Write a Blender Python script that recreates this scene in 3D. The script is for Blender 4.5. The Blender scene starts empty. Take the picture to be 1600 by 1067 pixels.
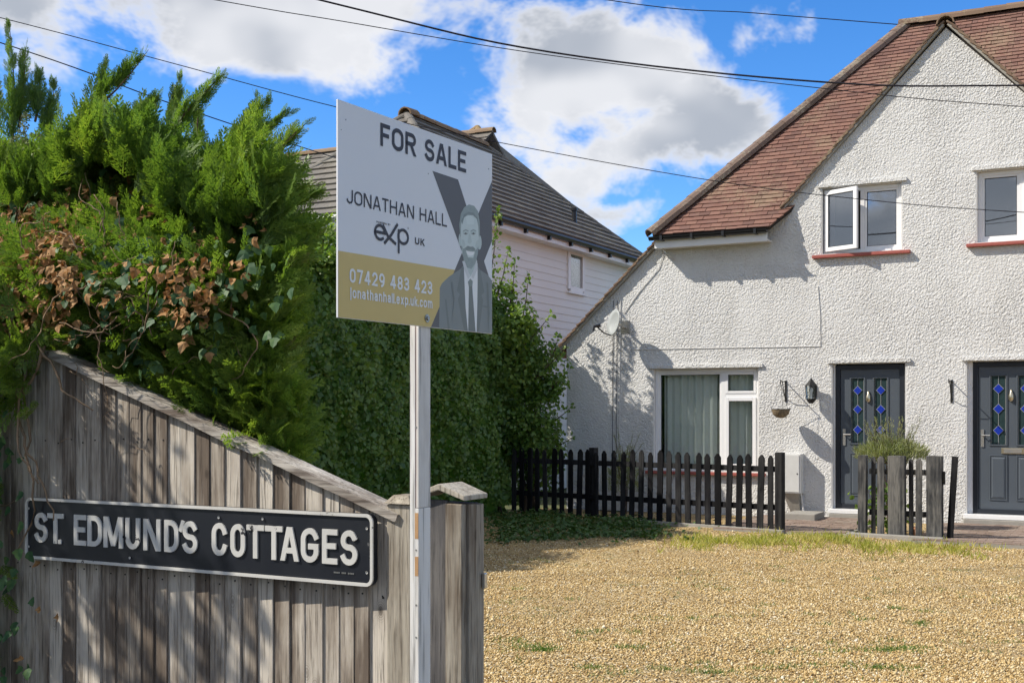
import bpy, bmesh, math, random
import numpy as np
from mathutils import Vector, Matrix
from mathutils.geometry import tessellate_polygon

random.seed(7)
rng = np.random.default_rng(11)
scene = bpy.context.scene
COL = scene.collection
R = math.radians

# ------------------------------------------------------------------ camera
FPX, CX, HY, CH = 1850.0, 800.0, 642.0, 1.6          # focal length and horizon in photo pixels, eye height in metres
cam_d = bpy.data.cameras.new('camera')
cam_d.sensor_width = 36.0
cam_d.sensor_fit = 'HORIZONTAL'
cam_d.lens = FPX / 1600.0 * 36.0
cam_d.shift_y = (HY - 533.5) / 1600.0
cam_d.clip_start = 0.05
cam_d.clip_end = 3000
cam = bpy.data.objects.new('camera', cam_d)
cam.location = (0, 0, CH)
cam.rotation_euler = (R(90), 0, 0)
COL.objects.link(cam)
scene.camera = cam

# ------------------------------------------------------------------ light
SUN_TO = Vector((-0.739, -0.0406, 0.673)).normalized()   # direction towards the sun
SUN_EL = math.asin(SUN_TO.z)
SUN_AZ = math.atan2(SUN_TO.x, SUN_TO.y)                   # clockwise from +Y
sun_d = bpy.data.lights.new('sun', 'SUN')
sun_d.energy = 3.1
sun_d.angle = R(0.53)
sun_d.color = (1.0, 0.93, 0.82)
sun = bpy.data.objects.new('sun', sun_d)
sun.rotation_euler = (-SUN_TO).to_track_quat('-Z', 'Y').to_euler()
sun.location = (-20, -2, 20)
COL.objects.link(sun)

scene.view_settings.view_transform = 'Standard'
scene.view_settings.look = 'None'
scene.view_settings.exposure = 0.97
scene.cycles.use_adaptive_sampling = True
scene.cycles.adaptive_threshold = 0.02
scene.cycles.max_bounces = 6
scene.cycles.diffuse_bounces = 3
scene.cycles.glossy_bounces = 3
scene.cycles.transmission_bounces = 3
scene.cycles.transparent_max_bounces = 6
scene.view_settings.gamma = 1.0
scene.view_settings.use_curve_mapping = False

# ------------------------------------------------------------------ node helpers
def nd(nt, t, ins=None, **props):
    n = nt.nodes.new(t)
    for k, v in props.items():
        setattr(n, k, v)
    for k, v in (ins or {}).items():
        s = n.inputs[k]
        if isinstance(v, bpy.types.NodeSocket):
            nt.links.new(v, s)
        else:
            s.default_value = v
    return n

def mth(nt, op, a, b=0.0, c=0.0, clamp=False):
    return nd(nt, 'ShaderNodeMath', {0: a, 1: b, 2: c}, operation=op, use_clamp=clamp).outputs[0]

def sstep(nt, x, lo, hi):
    n = nd(nt, 'ShaderNodeMapRange', {'Value': x, 'From Min': lo, 'From Max': hi, 'To Min': 0.0, 'To Max': 1.0},
           interpolation_type='SMOOTHSTEP')
    return n.outputs['Result']

def mixc(nt, f, a, b, blend='MIX'):
    n = nd(nt, 'ShaderNodeMix', None, data_type='RGBA', blend_type=blend)
    for i, v in ((0, f), (6, a), (7, b)):
        if isinstance(v, bpy.types.NodeSocket):
            nt.links.new(v, n.inputs[i])
        elif i == 0:
            n.inputs[i].default_value = v
        else:
            n.inputs[i].default_value = (*v, 1.0) if len(v) == 3 else v
    return n.outputs[2]

def ramp(nt, f, stops, interp='LINEAR'):
    n = nt.nodes.new('ShaderNodeValToRGB')
    n.color_ramp.interpolation = interp
    e = n.color_ramp.elements
    while len(e) < len(stops):
        e.new(0.5)
    for i, (p, c) in enumerate(stops):
        e[i].position = p
        e[i].color = (*c, 1.0) if len(c) == 3 else c
    nt.links.new(f, n.inputs[0])
    return n.outputs[0]

# ------------------------------------------------------------------ world: Nishita sky and broken cumulus
world = bpy.data.worlds.new('World')
scene.world = world
world.use_nodes = True
wt = world.node_tree
wt.nodes.clear()
sky = nd(wt, 'ShaderNodeTexSky', None, sky_type='NISHITA', sun_disc=False, sun_elevation=SUN_EL, sun_rotation=SUN_AZ,
         altitude=1500.0, air_density=1.0, dust_density=0.2, ozone_density=5.0)
skyc = nd(wt, 'ShaderNodeHueSaturation', {'Hue': 0.505, 'Saturation': 1.24, 'Value': 0.73, 'Color': sky.outputs[0]}).outputs[0]
tc = nd(wt, 'ShaderNodeTexCoord')
D = tc.outputs['Generated']
sep = nd(wt, 'ShaderNodeSeparateXYZ', {0: D})
az = mth(wt, 'ARCTAN2', sep.outputs[0], sep.outputs[1])
el = mth(wt, 'ARCSINE', sep.outputs[2])

def cnoise(scale, detail, rough, dist=0.0, off=(0, 0, 0), zs=1.5):
    mp = nd(wt, 'ShaderNodeMapping', {'Vector': D, 'Scale': (1, 1, zs), 'Location': off})
    return nd(wt, 'ShaderNodeTexNoise', {'Vector': mp.outputs[0], 'Scale': scale, 'Detail': detail, 'Roughness': rough,
                                         'Distortion': dist}).outputs['Fac']
n_edge = cnoise(9.0, 5.0, 0.62, 0.2)
n_big = cnoise(2.1, 1.0, 0.5, 0.0, (3.1, 1.7, 0.4), 2.0)
n_shade = cnoise(7.0, 2.5, 0.55, 0.0, (0.0, 0.0, -0.05))
# cloud banks as (azimuth, elevation, half widths, weight) in radians
BANKS = [(-0.24, 0.330, 0.215, 0.076, 0.97), (-0.40, 0.305, 0.10, 0.045, 0.75), (-0.135, 0.285, 0.075, 0.045, 0.72),
         (0.06, 0.270, 0.125, 0.060, 1.0), (0.155, 0.240, 0.095, 0.050, 0.9), (0.075, 0.205, 0.075, 0.045, 0.75),
         (0.215, 0.300, 0.055, 0.028, 0.62), (0.30, 0.340, 0.07, 0.020, 0.55), (0.10, 0.165, 0.055, 0.022, 0.60),
         (-0.30, 0.33, 0.10, 0.06, 0.5)]
tot = None
for a0, e0, sa, se, wgt in BANKS:
    dx = mth(wt, 'DIVIDE', mth(wt, 'SUBTRACT', az, a0), sa)
    dy = mth(wt, 'DIVIDE', mth(wt, 'SUBTRACT', el, e0), se)
    q = mth(wt, 'ADD', mth(wt, 'MULTIPLY', dx, dx), mth(wt, 'MULTIPLY', dy, dy))
    g = mth(wt, 'MULTIPLY', mth(wt, 'EXPONENT', mth(wt, 'MULTIPLY', q, -1.0)), wgt)
    tot = g if tot is None else mth(wt, 'MAXIMUM', tot, g)
# out of view broken cumulus goes on, cover raised to whiten the ambient light
away = sstep(wt, mth(wt, 'ADD', mth(wt, 'ABSOLUTE', az), mth(wt, 'MULTIPLY', mth(wt, 'ABSOLUTE', mth(wt, 'SUBTRACT', el, 0.2)), 0.8)), 0.50, 0.75)
gen = mth(wt, 'MULTIPLY', sstep(wt, n_big, 0.36, 0.56), mth(wt, 'MULTIPLY', away, 0.98))
tot = mth(wt, 'MAXIMUM', tot, gen)
raw = mth(wt, 'ADD', tot, mth(wt, 'MULTIPLY', mth(wt, 'SUBTRACT', n_edge, 0.5), 1.85))
dens = sstep(wt, raw, 0.36, 0.70)
core = mth(wt, 'MULTIPLY', sstep(wt, raw, 0.48, 0.82), mth(wt, 'ADD', 0.25, mth(wt, 'MULTIPLY', sstep(wt, n_shade, 0.36, 0.60), 0.75)))
cloudc = mixc(wt, core, (3.3, 3.3, 3.35), (1.6, 1.72, 1.92))
lp = mixc(wt, mth(wt, 'MULTIPLY', dens, 0.96), skyc, cloudc)
bg = nd(wt, 'ShaderNodeBackground', {'Color': lp, 'Strength': 0.15})
world.cycles.sampling_method = 'MANUAL'
world.cycles.sample_map_resolution = 512
wo = nd(wt, 'ShaderNodeOutputWorld', {'Surface': bg.outputs[0]})

# ------------------------------------------------------------------ frames and measuring
ROT = math.atan2(-0.4673, 0.8841)                    # the street, the fence and the house fronts all run this way
UX, UY, NX, NY = 0.8841, -0.4673, 0.4673, 0.8841     # along the front (to the right), and away from the street
H0 = (4.806, 17.4)                                    # house origin: foot of the left door's left edge
F0 = (-0.339, 3.92)                                   # fence origin: right end of the close-boarded fence

def onp(O, px, py, v=0.0):
    """photo pixel -> (distance along the front, height) on the upright plane v metres behind origin O"""
    r = (px - CX) / FPX
    ox, oy = O[0] + NX * v, O[1] + NY * v
    s = (r * oy - ox) / (UX - r * UY)
    return s, CH + (HY - py) / FPX * (oy + UY * s)

def W(px, py, v=0.0):
    return onp(H0, px, py, v)

def FW(px, py, v=0.0):
    return onp(F0, px, py, v)

def toworld(O, u, v):
    return (O[0] + UX * u + NX * v, O[1] + UY * u + NY * v)

def tolocal(O, x, y):
    dx, dy = x - O[0], y - O[1]
    return (dx * UX + dy * UY, dx * NX + dy * NY)

# ------------------------------------------------------------------ object helpers
def thing(name, label, cat, loc=(0, 0, 0), rz=0.0, group=None):
    o = bpy.data.objects.new(name, None)
    o.empty_display_size = 0.2
    COL.objects.link(o)
    o.location = loc
    o.rotation_euler = (0, 0, rz)
    o['label'] = label
    o['category'] = cat
    if group:
        o['group'] = group
    return o

def link(name, me, parent=None, mat=None, kind=None, label=None):
    o = bpy.data.objects.new(name, me)
    COL.objects.link(o)
    if parent is not None:
        o.parent = parent
    if mat is not None and len(me.materials) == 0:
        me.materials.append(mat)
    if kind:
        o['kind'] = kind
    if label:
        o['label'] = label
    return o

def tagthing(o, label, cat, group=None):
    o['label'] = label
    o['category'] = cat
    if group:
        o['group'] = group
    return o

def npmesh(name, verts, faces):
    """fast mesh from an (n,3) array and an (m,k) array of equal-sided faces"""
    verts = np.asarray(verts, dtype=np.float32)
    faces = np.asarray(faces, dtype=np.int32)
    me = bpy.data.meshes.new(name)
    m, k = faces.shape
    me.vertices.add(len(verts))
    me.vertices.foreach_set('co', verts.ravel())
    me.loops.add(m * k)
    me.loops.foreach_set('vertex_index', faces.ravel())
    me.polygons.add(m)
    me.polygons.foreach_set('loop_start', np.arange(0, m * k, k, dtype=np.int32))
    me.update(calc_edges=True)
    return me

class MB:
    def __init__(s):
        s.v, s.f = [], []

    def add(s, vs, fs):
        b = len(s.v)
        s.v += [tuple(p) for p in vs]
        s.f += [tuple(i + b for i in f) for f in fs]
        return s

    def box(s, x0, x1, y0, y1, z0, z1):
        return s.add([(x0, y0, z0), (x1, y0, z0), (x1, y1, z0), (x0, y1, z0), (x0, y0, z1), (x1, y0, z1), (x1, y1, z1), (x0, y1, z1)],
                     [(0, 3, 2, 1), (4, 5, 6, 7), (0, 1, 5, 4), (1, 2, 6, 5), (2, 3, 7, 6), (3, 0, 4, 7)])

    def prism(s, poly, y0, y1):
        """poly of (x,z), extruded along y"""
        n = len(poly)
        vs = [(x, y0, z) for x, z in poly] + [(x, y1, z) for x, z in poly]
        fs = [tuple(range(n)), tuple(range(2 * n - 1, n - 1, -1))]
        fs += [(i, i + n, (i + 1) % n + n, (i + 1) % n) for i in range(n)]
        return s.add(vs, fs)

    def hull(s, bottom, top):
        """two rings of the same length joined"""
        n = len(bottom)
        fs = [tuple(range(n - 1, -1, -1)), tuple(range(n, 2 * n))]
        fs += [(i, (i + 1) % n, (i + 1) % n + n, i + n) for i in range(n)]
        return s.add(list(bottom) + list(top), fs)

    def tube(s, pts, r, n=6, closed=False):
        pts = [Vector(p) for p in pts]
        rs = r if isinstance(r, (list, tuple)) else [r] * len(pts)
        rings = []
        for i, p in enumerate(pts):
            a = pts[max(i - 1, 0)]
            b = pts[min(i + 1, len(pts) - 1)]
            d = (b - a).normalized()
            up = Vector((0, 0, 1)) if abs(d.z) < 0.9 else Vector((1, 0, 0))
            e1 = d.cross(up).normalized()
            e2 = d.cross(e1)
            rings.append([p + (e1 * math.cos(t) + e2 * math.sin(t)) * rs[i] for t in [2 * math.pi * k / n for k in range(n)]])
        b = len(s.v)
        for ring in rings:
            s.v += [tuple(q) for q in ring]
        for i in range(len(pts) - 1):
            for k in range(n):
                s.f.append((b + i * n + k, b + i * n + (k + 1) % n, b + (i + 1) * n + (k + 1) % n, b + (i + 1) * n + k))
        s.f.append(tuple(b + k for k in range(n)))
        s.f.append(tuple(b + (len(pts) - 1) * n + k for k in range(n - 1, -1, -1)))
        return s

    def lathe(s, prof, n=16, c=(0, 0, 0)):
        b = len(s.v)
        for r, z in prof:
            s.v += [(c[0] + r * math.cos(2 * math.pi * k / n), c[1] + r * math.sin(2 * math.pi * k / n), c[2] + z) for k in range(n)]
        for i in range(len(prof) - 1):
            for k in range(n):
                s.f.append((b + i * n + k, b + i * n + (k + 1) % n, b + (i + 1) * n + (k + 1) % n, b + (i + 1) * n + k))
        return s

    def mesh(s, name, bevel=0.0, recalc=True, smooth=False):
        me = bpy.data.meshes.new(name)
        me.from_pydata(s.v, [], s.f)
        if recalc or bevel:
            bm = bmesh.new()
            bm.from_mesh(me)
            if recalc:
                bmesh.ops.recalc_face_normals(bm, faces=bm.faces)
            if bevel:
                bmesh.ops.bevel(bm, geom=[e for e in bm.edges if len(e.link_faces) == 2 and e.calc_face_angle(0) > 0.5], offset=bevel,
                                segments=2, affect='EDGES', profile=0.6, clamp_overlap=True)
            bm.to_mesh(me)
            bm.free()
        if smooth:
            me.polygons.foreach_set('use_smooth', [True] * len(me.polygons))
        return me

    def build(s, name, mat, parent=None, bevel=0.0, kind=None, label=None, smooth=False, recalc=True):
        return link(name, s.mesh(name, bevel, recalc, smooth), parent, mat, kind, label)

def box(name, mat, parent, x0, x1, y0, y1, z0, z1, bevel=0.0, label=None):
    return MB().box(x0, x1, y0, y1, z0, z1).build(name, mat, parent, bevel, label=label)

# ------------------------------------------------------------------ materials
def base(name, rough=0.6, spec=0.3):
    m = bpy.data.materials.new(name)
    m.use_nodes = True
    nt = m.node_tree
    b = nt.nodes['Principled BSDF']
    b.inputs['Roughness'].default_value = rough
    b.inputs['Specular IOR Level'].default_value = spec
    return m, nt, b

def flat(name, col, rough=0.6, spec=0.3, metal=0.0, var=0.12, scale=6.0, bump=0.0, bscale=60.0):
    """plain finish with slight blotches, grime and fine relief"""
    m, nt, b = base(name, rough, spec)
    t = nd(nt, 'ShaderNodeTexCoord')
    n = nd(nt, 'ShaderNodeTexNoise', {'Vector': t.outputs['Object'], 'Scale': scale, 'Detail': 5.0, 'Roughness': 0.65})
    c = mixc(nt, n.outputs['Fac'], tuple(x * (1 - var) for x in col), tuple(min(1, x * (1 + var)) for x in col))
    nt.links.new(c, b.inputs['Base Color'])
    b.inputs['Metallic'].default_value = metal
    if bump:
        n2 = nd(nt, 'ShaderNodeTexNoise', {'Vector': t.outputs['Object'], 'Scale': bscale, 'Detail': 4.0})
        bp = nd(nt, 'ShaderNodeBump', {'Height': n2.outputs['Fac'], 'Distance': bump, 'Strength': 0.8})
        nt.links.new(bp.outputs[0], b.inputs['Normal'])
    return m

def wood(name, dark, mid, light, streak=22.0, paint=None, paint_amt=0.5, along='z', bump=0.004):
    m, nt, b = base(name, 0.85, 0.15)
    t = nd(nt, 'ShaderNodeTexCoord')
    oi = nd(nt, 'ShaderNodeObjectInfo')
    off = nd(nt, 'ShaderNodeCombineXYZ', {0: mth(nt, 'MULTIPLY', oi.outputs['Random'], 37.0), 1: mth(nt, 'MULTIPLY', oi.outputs['Random'], 11.0),
                                          2: mth(nt, 'MULTIPLY', oi.outputs['Random'], 53.0)})
    v = nd(nt, 'ShaderNodeVectorMath', {0: t.outputs['Object'], 1: off.outputs[0]}, operation='ADD').outputs[0]
    sc = {'z': (1, 1, 0.045), 'x': (0.045, 1, 1)}[along]
    mp = nd(nt, 'ShaderNodeMapping', {'Vector': v, 'Scale': sc}).outputs[0]
    g1 = nd(nt, 'ShaderNodeTexNoise', {'Vector': mp, 'Scale': streak, 'Detail': 7.0, 'Roughness': 0.7, 'Distortion': 0.35}).outputs['Fac']
    g2 = nd(nt, 'ShaderNodeTexNoise', {'Vector': mp, 'Scale': streak * 6, 'Detail': 4.0, 'Roughness': 0.6}).outputs['Fac']
    sc2 = {'z': (1, 1, 0.3), 'x': (0.3, 1, 1)}[along]
    mp2 = nd(nt, 'ShaderNodeMapping', {'Vector': v, 'Scale': sc2}).outputs[0]
    blot = nd(nt, 'ShaderNodeTexNoise', {'Vector': mp2, 'Scale': 7.0, 'Detail': 5.0, 'Roughness': 0.6}).outputs['Fac']
    knot = nd(nt, 'ShaderNodeTexVoronoi', {'Vector': nd(nt, 'ShaderNodeMapping', {'Vector': v, 'Scale': {'z': (1, 1, 0.62), 'x': (0.62, 1, 1)}[along]}).outputs[0], 'Scale': 5.2},
              feature='F1').outputs['Distance']
    f = mth(nt, 'ADD', mth(nt, 'MULTIPLY', g1, 0.75), mth(nt, 'MULTIPLY', mth(nt, 'SUBTRACT', oi.outputs['Random'], 0.5), 0.30))
    f = mth(nt, 'ADD', f, mth(nt, 'MULTIPLY', mth(nt, 'SUBTRACT', blot, 0.5), 0.8))
    f = mth(nt, 'ADD', f, 0.12)
    c = ramp(nt, f, [(0.32, dark), (0.47, mid), (0.64, light)])
    c = mixc(nt, mth(nt, 'MULTIPLY', sstep(nt, g2, 0.50, 0.70), 0.72), c, tuple(x * 0.35 for x in dark))
    kn = sstep(nt, knot, 0.085, 0.03)
    ring = mth(nt, 'SINE', mth(nt, 'MULTIPLY', knot, 260.0))
    kring = mth(nt, 'MULTIPLY', sstep(nt, knot, 0.16, 0.07), mth(nt, 'ADD', mth(nt, 'MULTIPLY', ring, 0.22), 0.22))
    c = mixc(nt, kring, c, tuple(x * 0.55 for x in dark))
    c = mixc(nt, mth(nt, 'MULTIPLY', kn, 0.8), c, tuple(x * 0.4 for x in dark))
    if paint:
        pm = mth(nt, 'ADD', mth(nt, 'MULTIPLY', blot, 0.6), mth(nt, 'MULTIPLY', g1, 0.5))
        c = mixc(nt, mth(nt, 'MULTIPLY', sstep(nt, pm, 0.75 - paint_amt * 0.5, 0.84 - paint_amt * 0.5), 0.9), c, paint)
    nt.links.new(c, b.inputs['Base Color'])
    h = mth(nt, 'ADD', g1, mth(nt, 'MULTIPLY', g2, 0.6))
    bp = nd(nt, 'ShaderNodeBump', {'Height': h, 'Distance': bump, 'Strength': 0.9})
    nt.links.new(bp.outputs[0], b.inputs['Normal'])
    return m

def leaf(name, cols, trans=0.35, rough=0.45, spec=0.35, tcol=None):
    m, nt, b = base(name, rough, spec)
    gi = nd(nt, 'ShaderNodeNewGeometry')
    oi = nd(nt, 'ShaderNodeObjectInfo')
    t = nd(nt, 'ShaderNodeTexCoord')
    n = nd(nt, 'ShaderNodeTexNoise', {'Vector': t.outputs['Object'], 'Scale': 2.3, 'Detail': 3.0}).outputs['Fac']
    f = mth(nt, 'FRACT', mth(nt, 'ADD', gi.outputs['Random Per Island'], mth(nt, 'MULTIPLY', oi.outputs['Random'], 7.31)))
    f = mth(nt, 'ADD', mth(nt, 'MULTIPLY', f, 0.55), mth(nt, 'MULTIPLY', sstep(nt, n, 0.3, 0.7), 0.42))
    c = ramp(nt, f, [(i / (len(cols) - 1), k) for i, k in enumerate(cols)])
    nt.links.new(c, b.inputs['Base Color'])
    if trans:
        tr = nd(nt, 'ShaderNodeBsdfTranslucent', {'Color': mixc(nt, 1.0, c, tcol or (1.5, 1.6, 0.6), 'MULTIPLY')})
        mx = nd(nt, 'ShaderNodeMixShader', {0: trans, 1: b.outputs[0], 2: tr.outputs[0]})
        nt.links.new(mx.outputs[0], nt.nodes['Material Output'].inputs[0])
    return m

def chipped(name, col, under, amt=0.5, rough=0.5, scale=30.0, dirt=(0.2, 0.19, 0.17)):
    """old enamel: chips down to another colour, and a film of dirt"""
    m, nt, b = base(name, rough, 0.35)
    t = nd(nt, 'ShaderNodeTexCoord')
    n = nd(nt, 'ShaderNodeTexNoise', {'Vector': t.outputs['Object'], 'Scale': scale, 'Detail': 6.0, 'Roughness': 0.65}).outputs['Fac']
    n2 = nd(nt, 'ShaderNodeTexNoise', {'Vector': t.outputs['Object'], 'Scale': 5.0, 'Detail': 6.0, 'Roughness': 0.6}).outputs['Fac']
    c = mixc(nt, mth(nt, 'MULTIPLY', sstep(nt, n2, 0.4, 0.75), 0.45), col, dirt)
    chip = sstep(nt, mth(nt, 'ADD', n, mth(nt, 'MULTIPLY', mth(nt, 'SUBTRACT', n2, 0.5), 0.5)), 0.74 - amt * 0.2, 0.76 - amt * 0.2)
    c = mixc(nt, chip, c, under)
    nt.links.new(c, b.inputs['Base Color'])
    bp = nd(nt, 'ShaderNodeBump', {'Height': chip, 'Distance': -0.001, 'Strength': 0.6})
    nt.links.new(bp.outputs[0], b.inputs['Normal'])
    return m

def roughcast():
    m, nt, b = base('roughcast', 0.85, 0.2)
    t = nd(nt, 'ShaderNodeTexCoord')
    v = t.outputs['Object']
    wob = nd(nt, 'ShaderNodeTexNoise', {'Vector': v, 'Scale': 14.0, 'Detail': 2.0})
    vv = nd(nt, 'ShaderNodeVectorMath', {0: v, 1: nd(nt, 'ShaderNodeVectorMath', {0: wob.outputs['Color'], 3: 0.045}, operation='SCALE').outputs[0]}, operation='ADD').outputs[0]
    vo = nd(nt, 'ShaderNodeTexVoronoi', {'Vector': vv, 'Scale': 38.0, 'Randomness': 1.0}, feature='SMOOTH_F1')
    n1 = nd(nt, 'ShaderNodeTexNoise', {'Vector': v, 'Scale': 46.0, 'Detail': 3.0, 'Roughness': 0.6, 'Distortion': 0.8}).outputs['Fac']
    h = mth(nt, 'ADD', mth(nt, 'MULTIPLY', vo.outputs['Distance'], -1.0), mth(nt, 'MULTIPLY', n1, 1.1))
    st = nd(nt, 'ShaderNodeTexNoise', {'Vector': nd(nt, 'ShaderNodeMapping', {'Vector': v, 'Scale': (1, 1, 0.25)}).outputs[0], 'Scale': 1.6, 'Detail': 6.0, 'Roughness': 0.65}).outputs['Fac']
    c = mixc(nt, mth(nt, 'MULTIPLY', sstep(nt, st, 0.42, 0.72), 0.55), (0.70, 0.695, 0.675), (0.56, 0.55, 0.525))
    c = mixc(nt, mth(nt, 'MULTIPLY', sstep(nt, n1, 0.46, 0.30), 0.35), c, (0.40, 0.385, 0.355))
    big = nd(nt, 'ShaderNodeTexNoise', {'Vector': v, 'Scale': 0.9, 'Detail': 4.0, 'Roughness': 0.6}).outputs['Fac']
    fine = nd(nt, 'ShaderNodeTexNoise', {'Vector': nd(nt, 'ShaderNodeMapping', {'Vector': v, 'Scale': (9, 9, 0.7)}).outputs[0], 'Scale': 1.0, 'Detail': 5.0, 'Roughness': 0.7}).outputs['Fac']
    c = mixc(nt, mth(nt, 'MULTIPLY', mth(nt, 'MULTIPLY', sstep(nt, fine, 0.55, 0.75), sstep(nt, big, 0.42, 0.62)), 0.45), c, (0.36, 0.34, 0.29))
    h = mth(nt, 'MULTIPLY', h, mth(nt, 'ADD', 0.45, mth(nt, 'MULTIPLY', sstep(nt, big, 0.3, 0.7), 0.75)))
    nt.links.new(c, b.inputs['Base Color'])
    bp = nd(nt, 'ShaderNodeBump', {'Height': h, 'Distance': 0.019, 'Strength': 1.0})
    nt.links.new(bp.outputs[0], b.inputs['Normal'])
    return m

def tilemat(name, cols, lichen, lamt=0.5):
    m, nt, b = base(name, 0.85, 0.2)
    gi = nd(nt, 'ShaderNodeNewGeometry')
    oi = nd(nt, 'ShaderNodeObjectInfo')
    t = nd(nt, 'ShaderNodeTexCoord')
    f = mth(nt, 'FRACT', mth(nt, 'ADD', gi.outputs['Random Per Island'], mth(nt, 'MULTIPLY', oi.outputs['Random'], 9.7)))
    c = ramp(nt, f, [(i / (len(cols) - 1), k) for i, k in enumerate(cols)])
    gp = gi.outputs['Position']
    n = nd(nt, 'ShaderNodeTexNoise', {'Vector': gp, 'Scale': 24.0, 'Detail': 6.0, 'Roughness': 0.7}).outputs['Fac']
    n2 = nd(nt, 'ShaderNodeTexNoise', {'Vector': gp, 'Scale': 1.3, 'Detail': 4.0, 'Roughness': 0.6}).outputs['Fac']
    c = mixc(nt, mth(nt, 'MULTIPLY', sstep(nt, mth(nt, 'ADD', n, mth(nt, 'SUBTRACT', n2, 0.5)), 0.5, 0.72), lamt), c, lichen)
    nt.links.new(c, b.inputs['Base Color'])
    bp = nd(nt, 'ShaderNodeBump', {'Height': n, 'Distance': 0.006, 'Strength': 0.6})
    nt.links.new(bp.outputs[0], b.inputs['Normal'])
    return m

def glassmat(name, refl=0.30, tint=(0.75, 0.8, 0.8), rough=0.01):
    m = bpy.data.materials.new(name)
    m.use_nodes = True
    nt = m.node_tree
    nt.nodes.clear()
    g = nd(nt, 'ShaderNodeBsdfGlossy', {'Color': (0.95, 0.97, 1, 1), 'Roughness': rough})
    tr = nd(nt, 'ShaderNodeBsdfTransparent', {'Color': (*tint, 1)})
    lw = nd(nt, 'ShaderNodeLayerWeight', {'Blend': 0.25})
    f = mth(nt, 'ADD', mth(nt, 'MULTIPLY', lw.outputs['Fresnel'], 0.7), refl, clamp=True)
    mx = nd(nt, 'ShaderNodeMixShader', {0: f, 1: tr.outputs[0], 2: g.outputs[0]})
    nd(nt, 'ShaderNodeOutputMaterial', {0: mx.outputs[0]})
    return m

def gravelmat():
    m, nt, b = base('gravel', 0.9, 0.2)
    gi = nd(nt, 'ShaderNodeNewGeometry')
    p = gi.outputs['Position']
    vo = nd(nt, 'ShaderNodeTexVoronoi', {'Vector': p, 'Scale': 55.0}, feature='F1')
    vb = nd(nt, 'ShaderNodeTexVoronoi', {'Vector': p, 'Scale': 23.0}, feature='F1')
    sp = nd(nt, 'ShaderNodeSeparateXYZ', {0: vo.outputs['Color']})
    c = ramp(nt, sp.outputs[0], [(0.0, (0.17, 0.105, 0.045)), (0.3, (0.37, 0.245, 0.10)), (0.6, (0.48, 0.345, 0.155)), (0.85, (0.57, 0.455, 0.25)), (1.0, (0.64, 0.57, 0.43))])
    n = nd(nt, 'ShaderNodeTexNoise', {'Vector': p, 'Scale': 0.7, 'Detail': 6.0, 'Roughness': 0.6}).outputs['Fac']
    c = mixc(nt, mth(nt, 'MULTIPLY', sstep(nt, n, 0.45, 0.62), 0.65), c, (0.36, 0.25, 0.12))
    n3 = nd(nt, 'ShaderNodeTexNoise', {'Vector': p, 'Scale': 2.4, 'Detail': 5.0, 'Roughness': 0.7}).outputs['Fac']
    c = mixc(nt, mth(nt, 'MULTIPLY', sstep(nt, n3, 0.56, 0.68), 0.55), c, (0.15, 0.16, 0.06))
    nt.links.new(c, b.inputs['Base Color'])
    h = mth(nt, 'ADD', mth(nt, 'MULTIPLY', vo.outputs['Distance'], -1.0), mth(nt, 'MULTIPLY', vb.outputs['Distance'], -0.8))
    bp = nd(nt, 'ShaderNodeBump', {'Height': h, 'Distance': 0.02, 'Strength': 1.0})
    nt.links.new(bp.outputs[0], b.inputs['Normal'])
    return m

def pebblemat():
    m, nt, b = base('pebble', 0.8, 0.25)
    gi = nd(nt, 'ShaderNodeNewGeometry')
    c = ramp(nt, gi.outputs['Random Per Island'], [(0.0, (0.20, 0.12, 0.045)), (0.25, (0.44, 0.30, 0.12)), (0.6, (0.56, 0.415, 0.195)), (0.9, (0.67, 0.545, 0.32)), (1.0, (0.76, 0.69, 0.54))])
    nt.links.new(c, b.inputs['Base Color'])
    return m

M = {}
M['render'] = roughcast()
M['smooth'] = flat('smooth_white_paint', (0.68, 0.67, 0.645), 0.7, 0.3, var=0.06, scale=3, bump=0.002, bscale=40)
M['upvc'] = flat('white_upvc', (0.82, 0.82, 0.82), 0.3, 0.45, var=0.03)
M['sill'] = flat('red_sill_paint', (0.36, 0.10, 0.08), 0.6, 0.35, var=0.25, scale=12, bump=0.002)
M['tile'] = tilemat('clay_tile', [(0.135, 0.076, 0.062), (0.180, 0.096, 0.076), (0.20, 0.106, 0.082), (0.225, 0.124, 0.095), (0.17, 0.096, 0.079)], (0.30, 0.23, 0.15), 0.5)
M['hip'] = tilemat('hip_tile', [(0.13, 0.095, 0.075), (0.20, 0.14, 0.11), (0.17, 0.12, 0.10)], (0.32, 0.29, 0.22), 0.7)
M['verge'] = tilemat('verge_tile', [(0.14, 0.09, 0.065), (0.22, 0.15, 0.10), (0.19, 0.12, 0.085)], (0.36, 0.30, 0.20), 0.6)
M['gtile'] = tilemat('concrete_tile', [(0.13, 0.118, 0.102), (0.185, 0.168, 0.148), (0.16, 0.15, 0.135), (0.21, 0.195, 0.17)], (0.27, 0.25, 0.2), 0.6)
M['terra'] = tilemat('lichened_ridge', [(0.22, 0.14, 0.085), (0.26, 0.19, 0.13)], (0.36, 0.26, 0.11), 0.7)
M['under'] = flat('roof_underlay', (0.035, 0.03, 0.028), 0.9)
M['mortar'] = flat('mortar', (0.33, 0.31, 0.27), 0.9, var=0.25, scale=20, bump=0.004)
M['black'] = flat('black_plastic', (0.012, 0.012, 0.013), 0.35, 0.5)
M['white_board'] = flat('painted_weatherboard', (0.84, 0.86, 0.84), 0.55, 0.3, var=0.05, scale=2.0)
M['glass'] = glassmat('window_glass', 0.20, (0.85, 0.87, 0.87))
M['glass2'] = glassmat('lower_window_glass', 0.10, (0.95, 0.98, 0.97))
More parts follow.
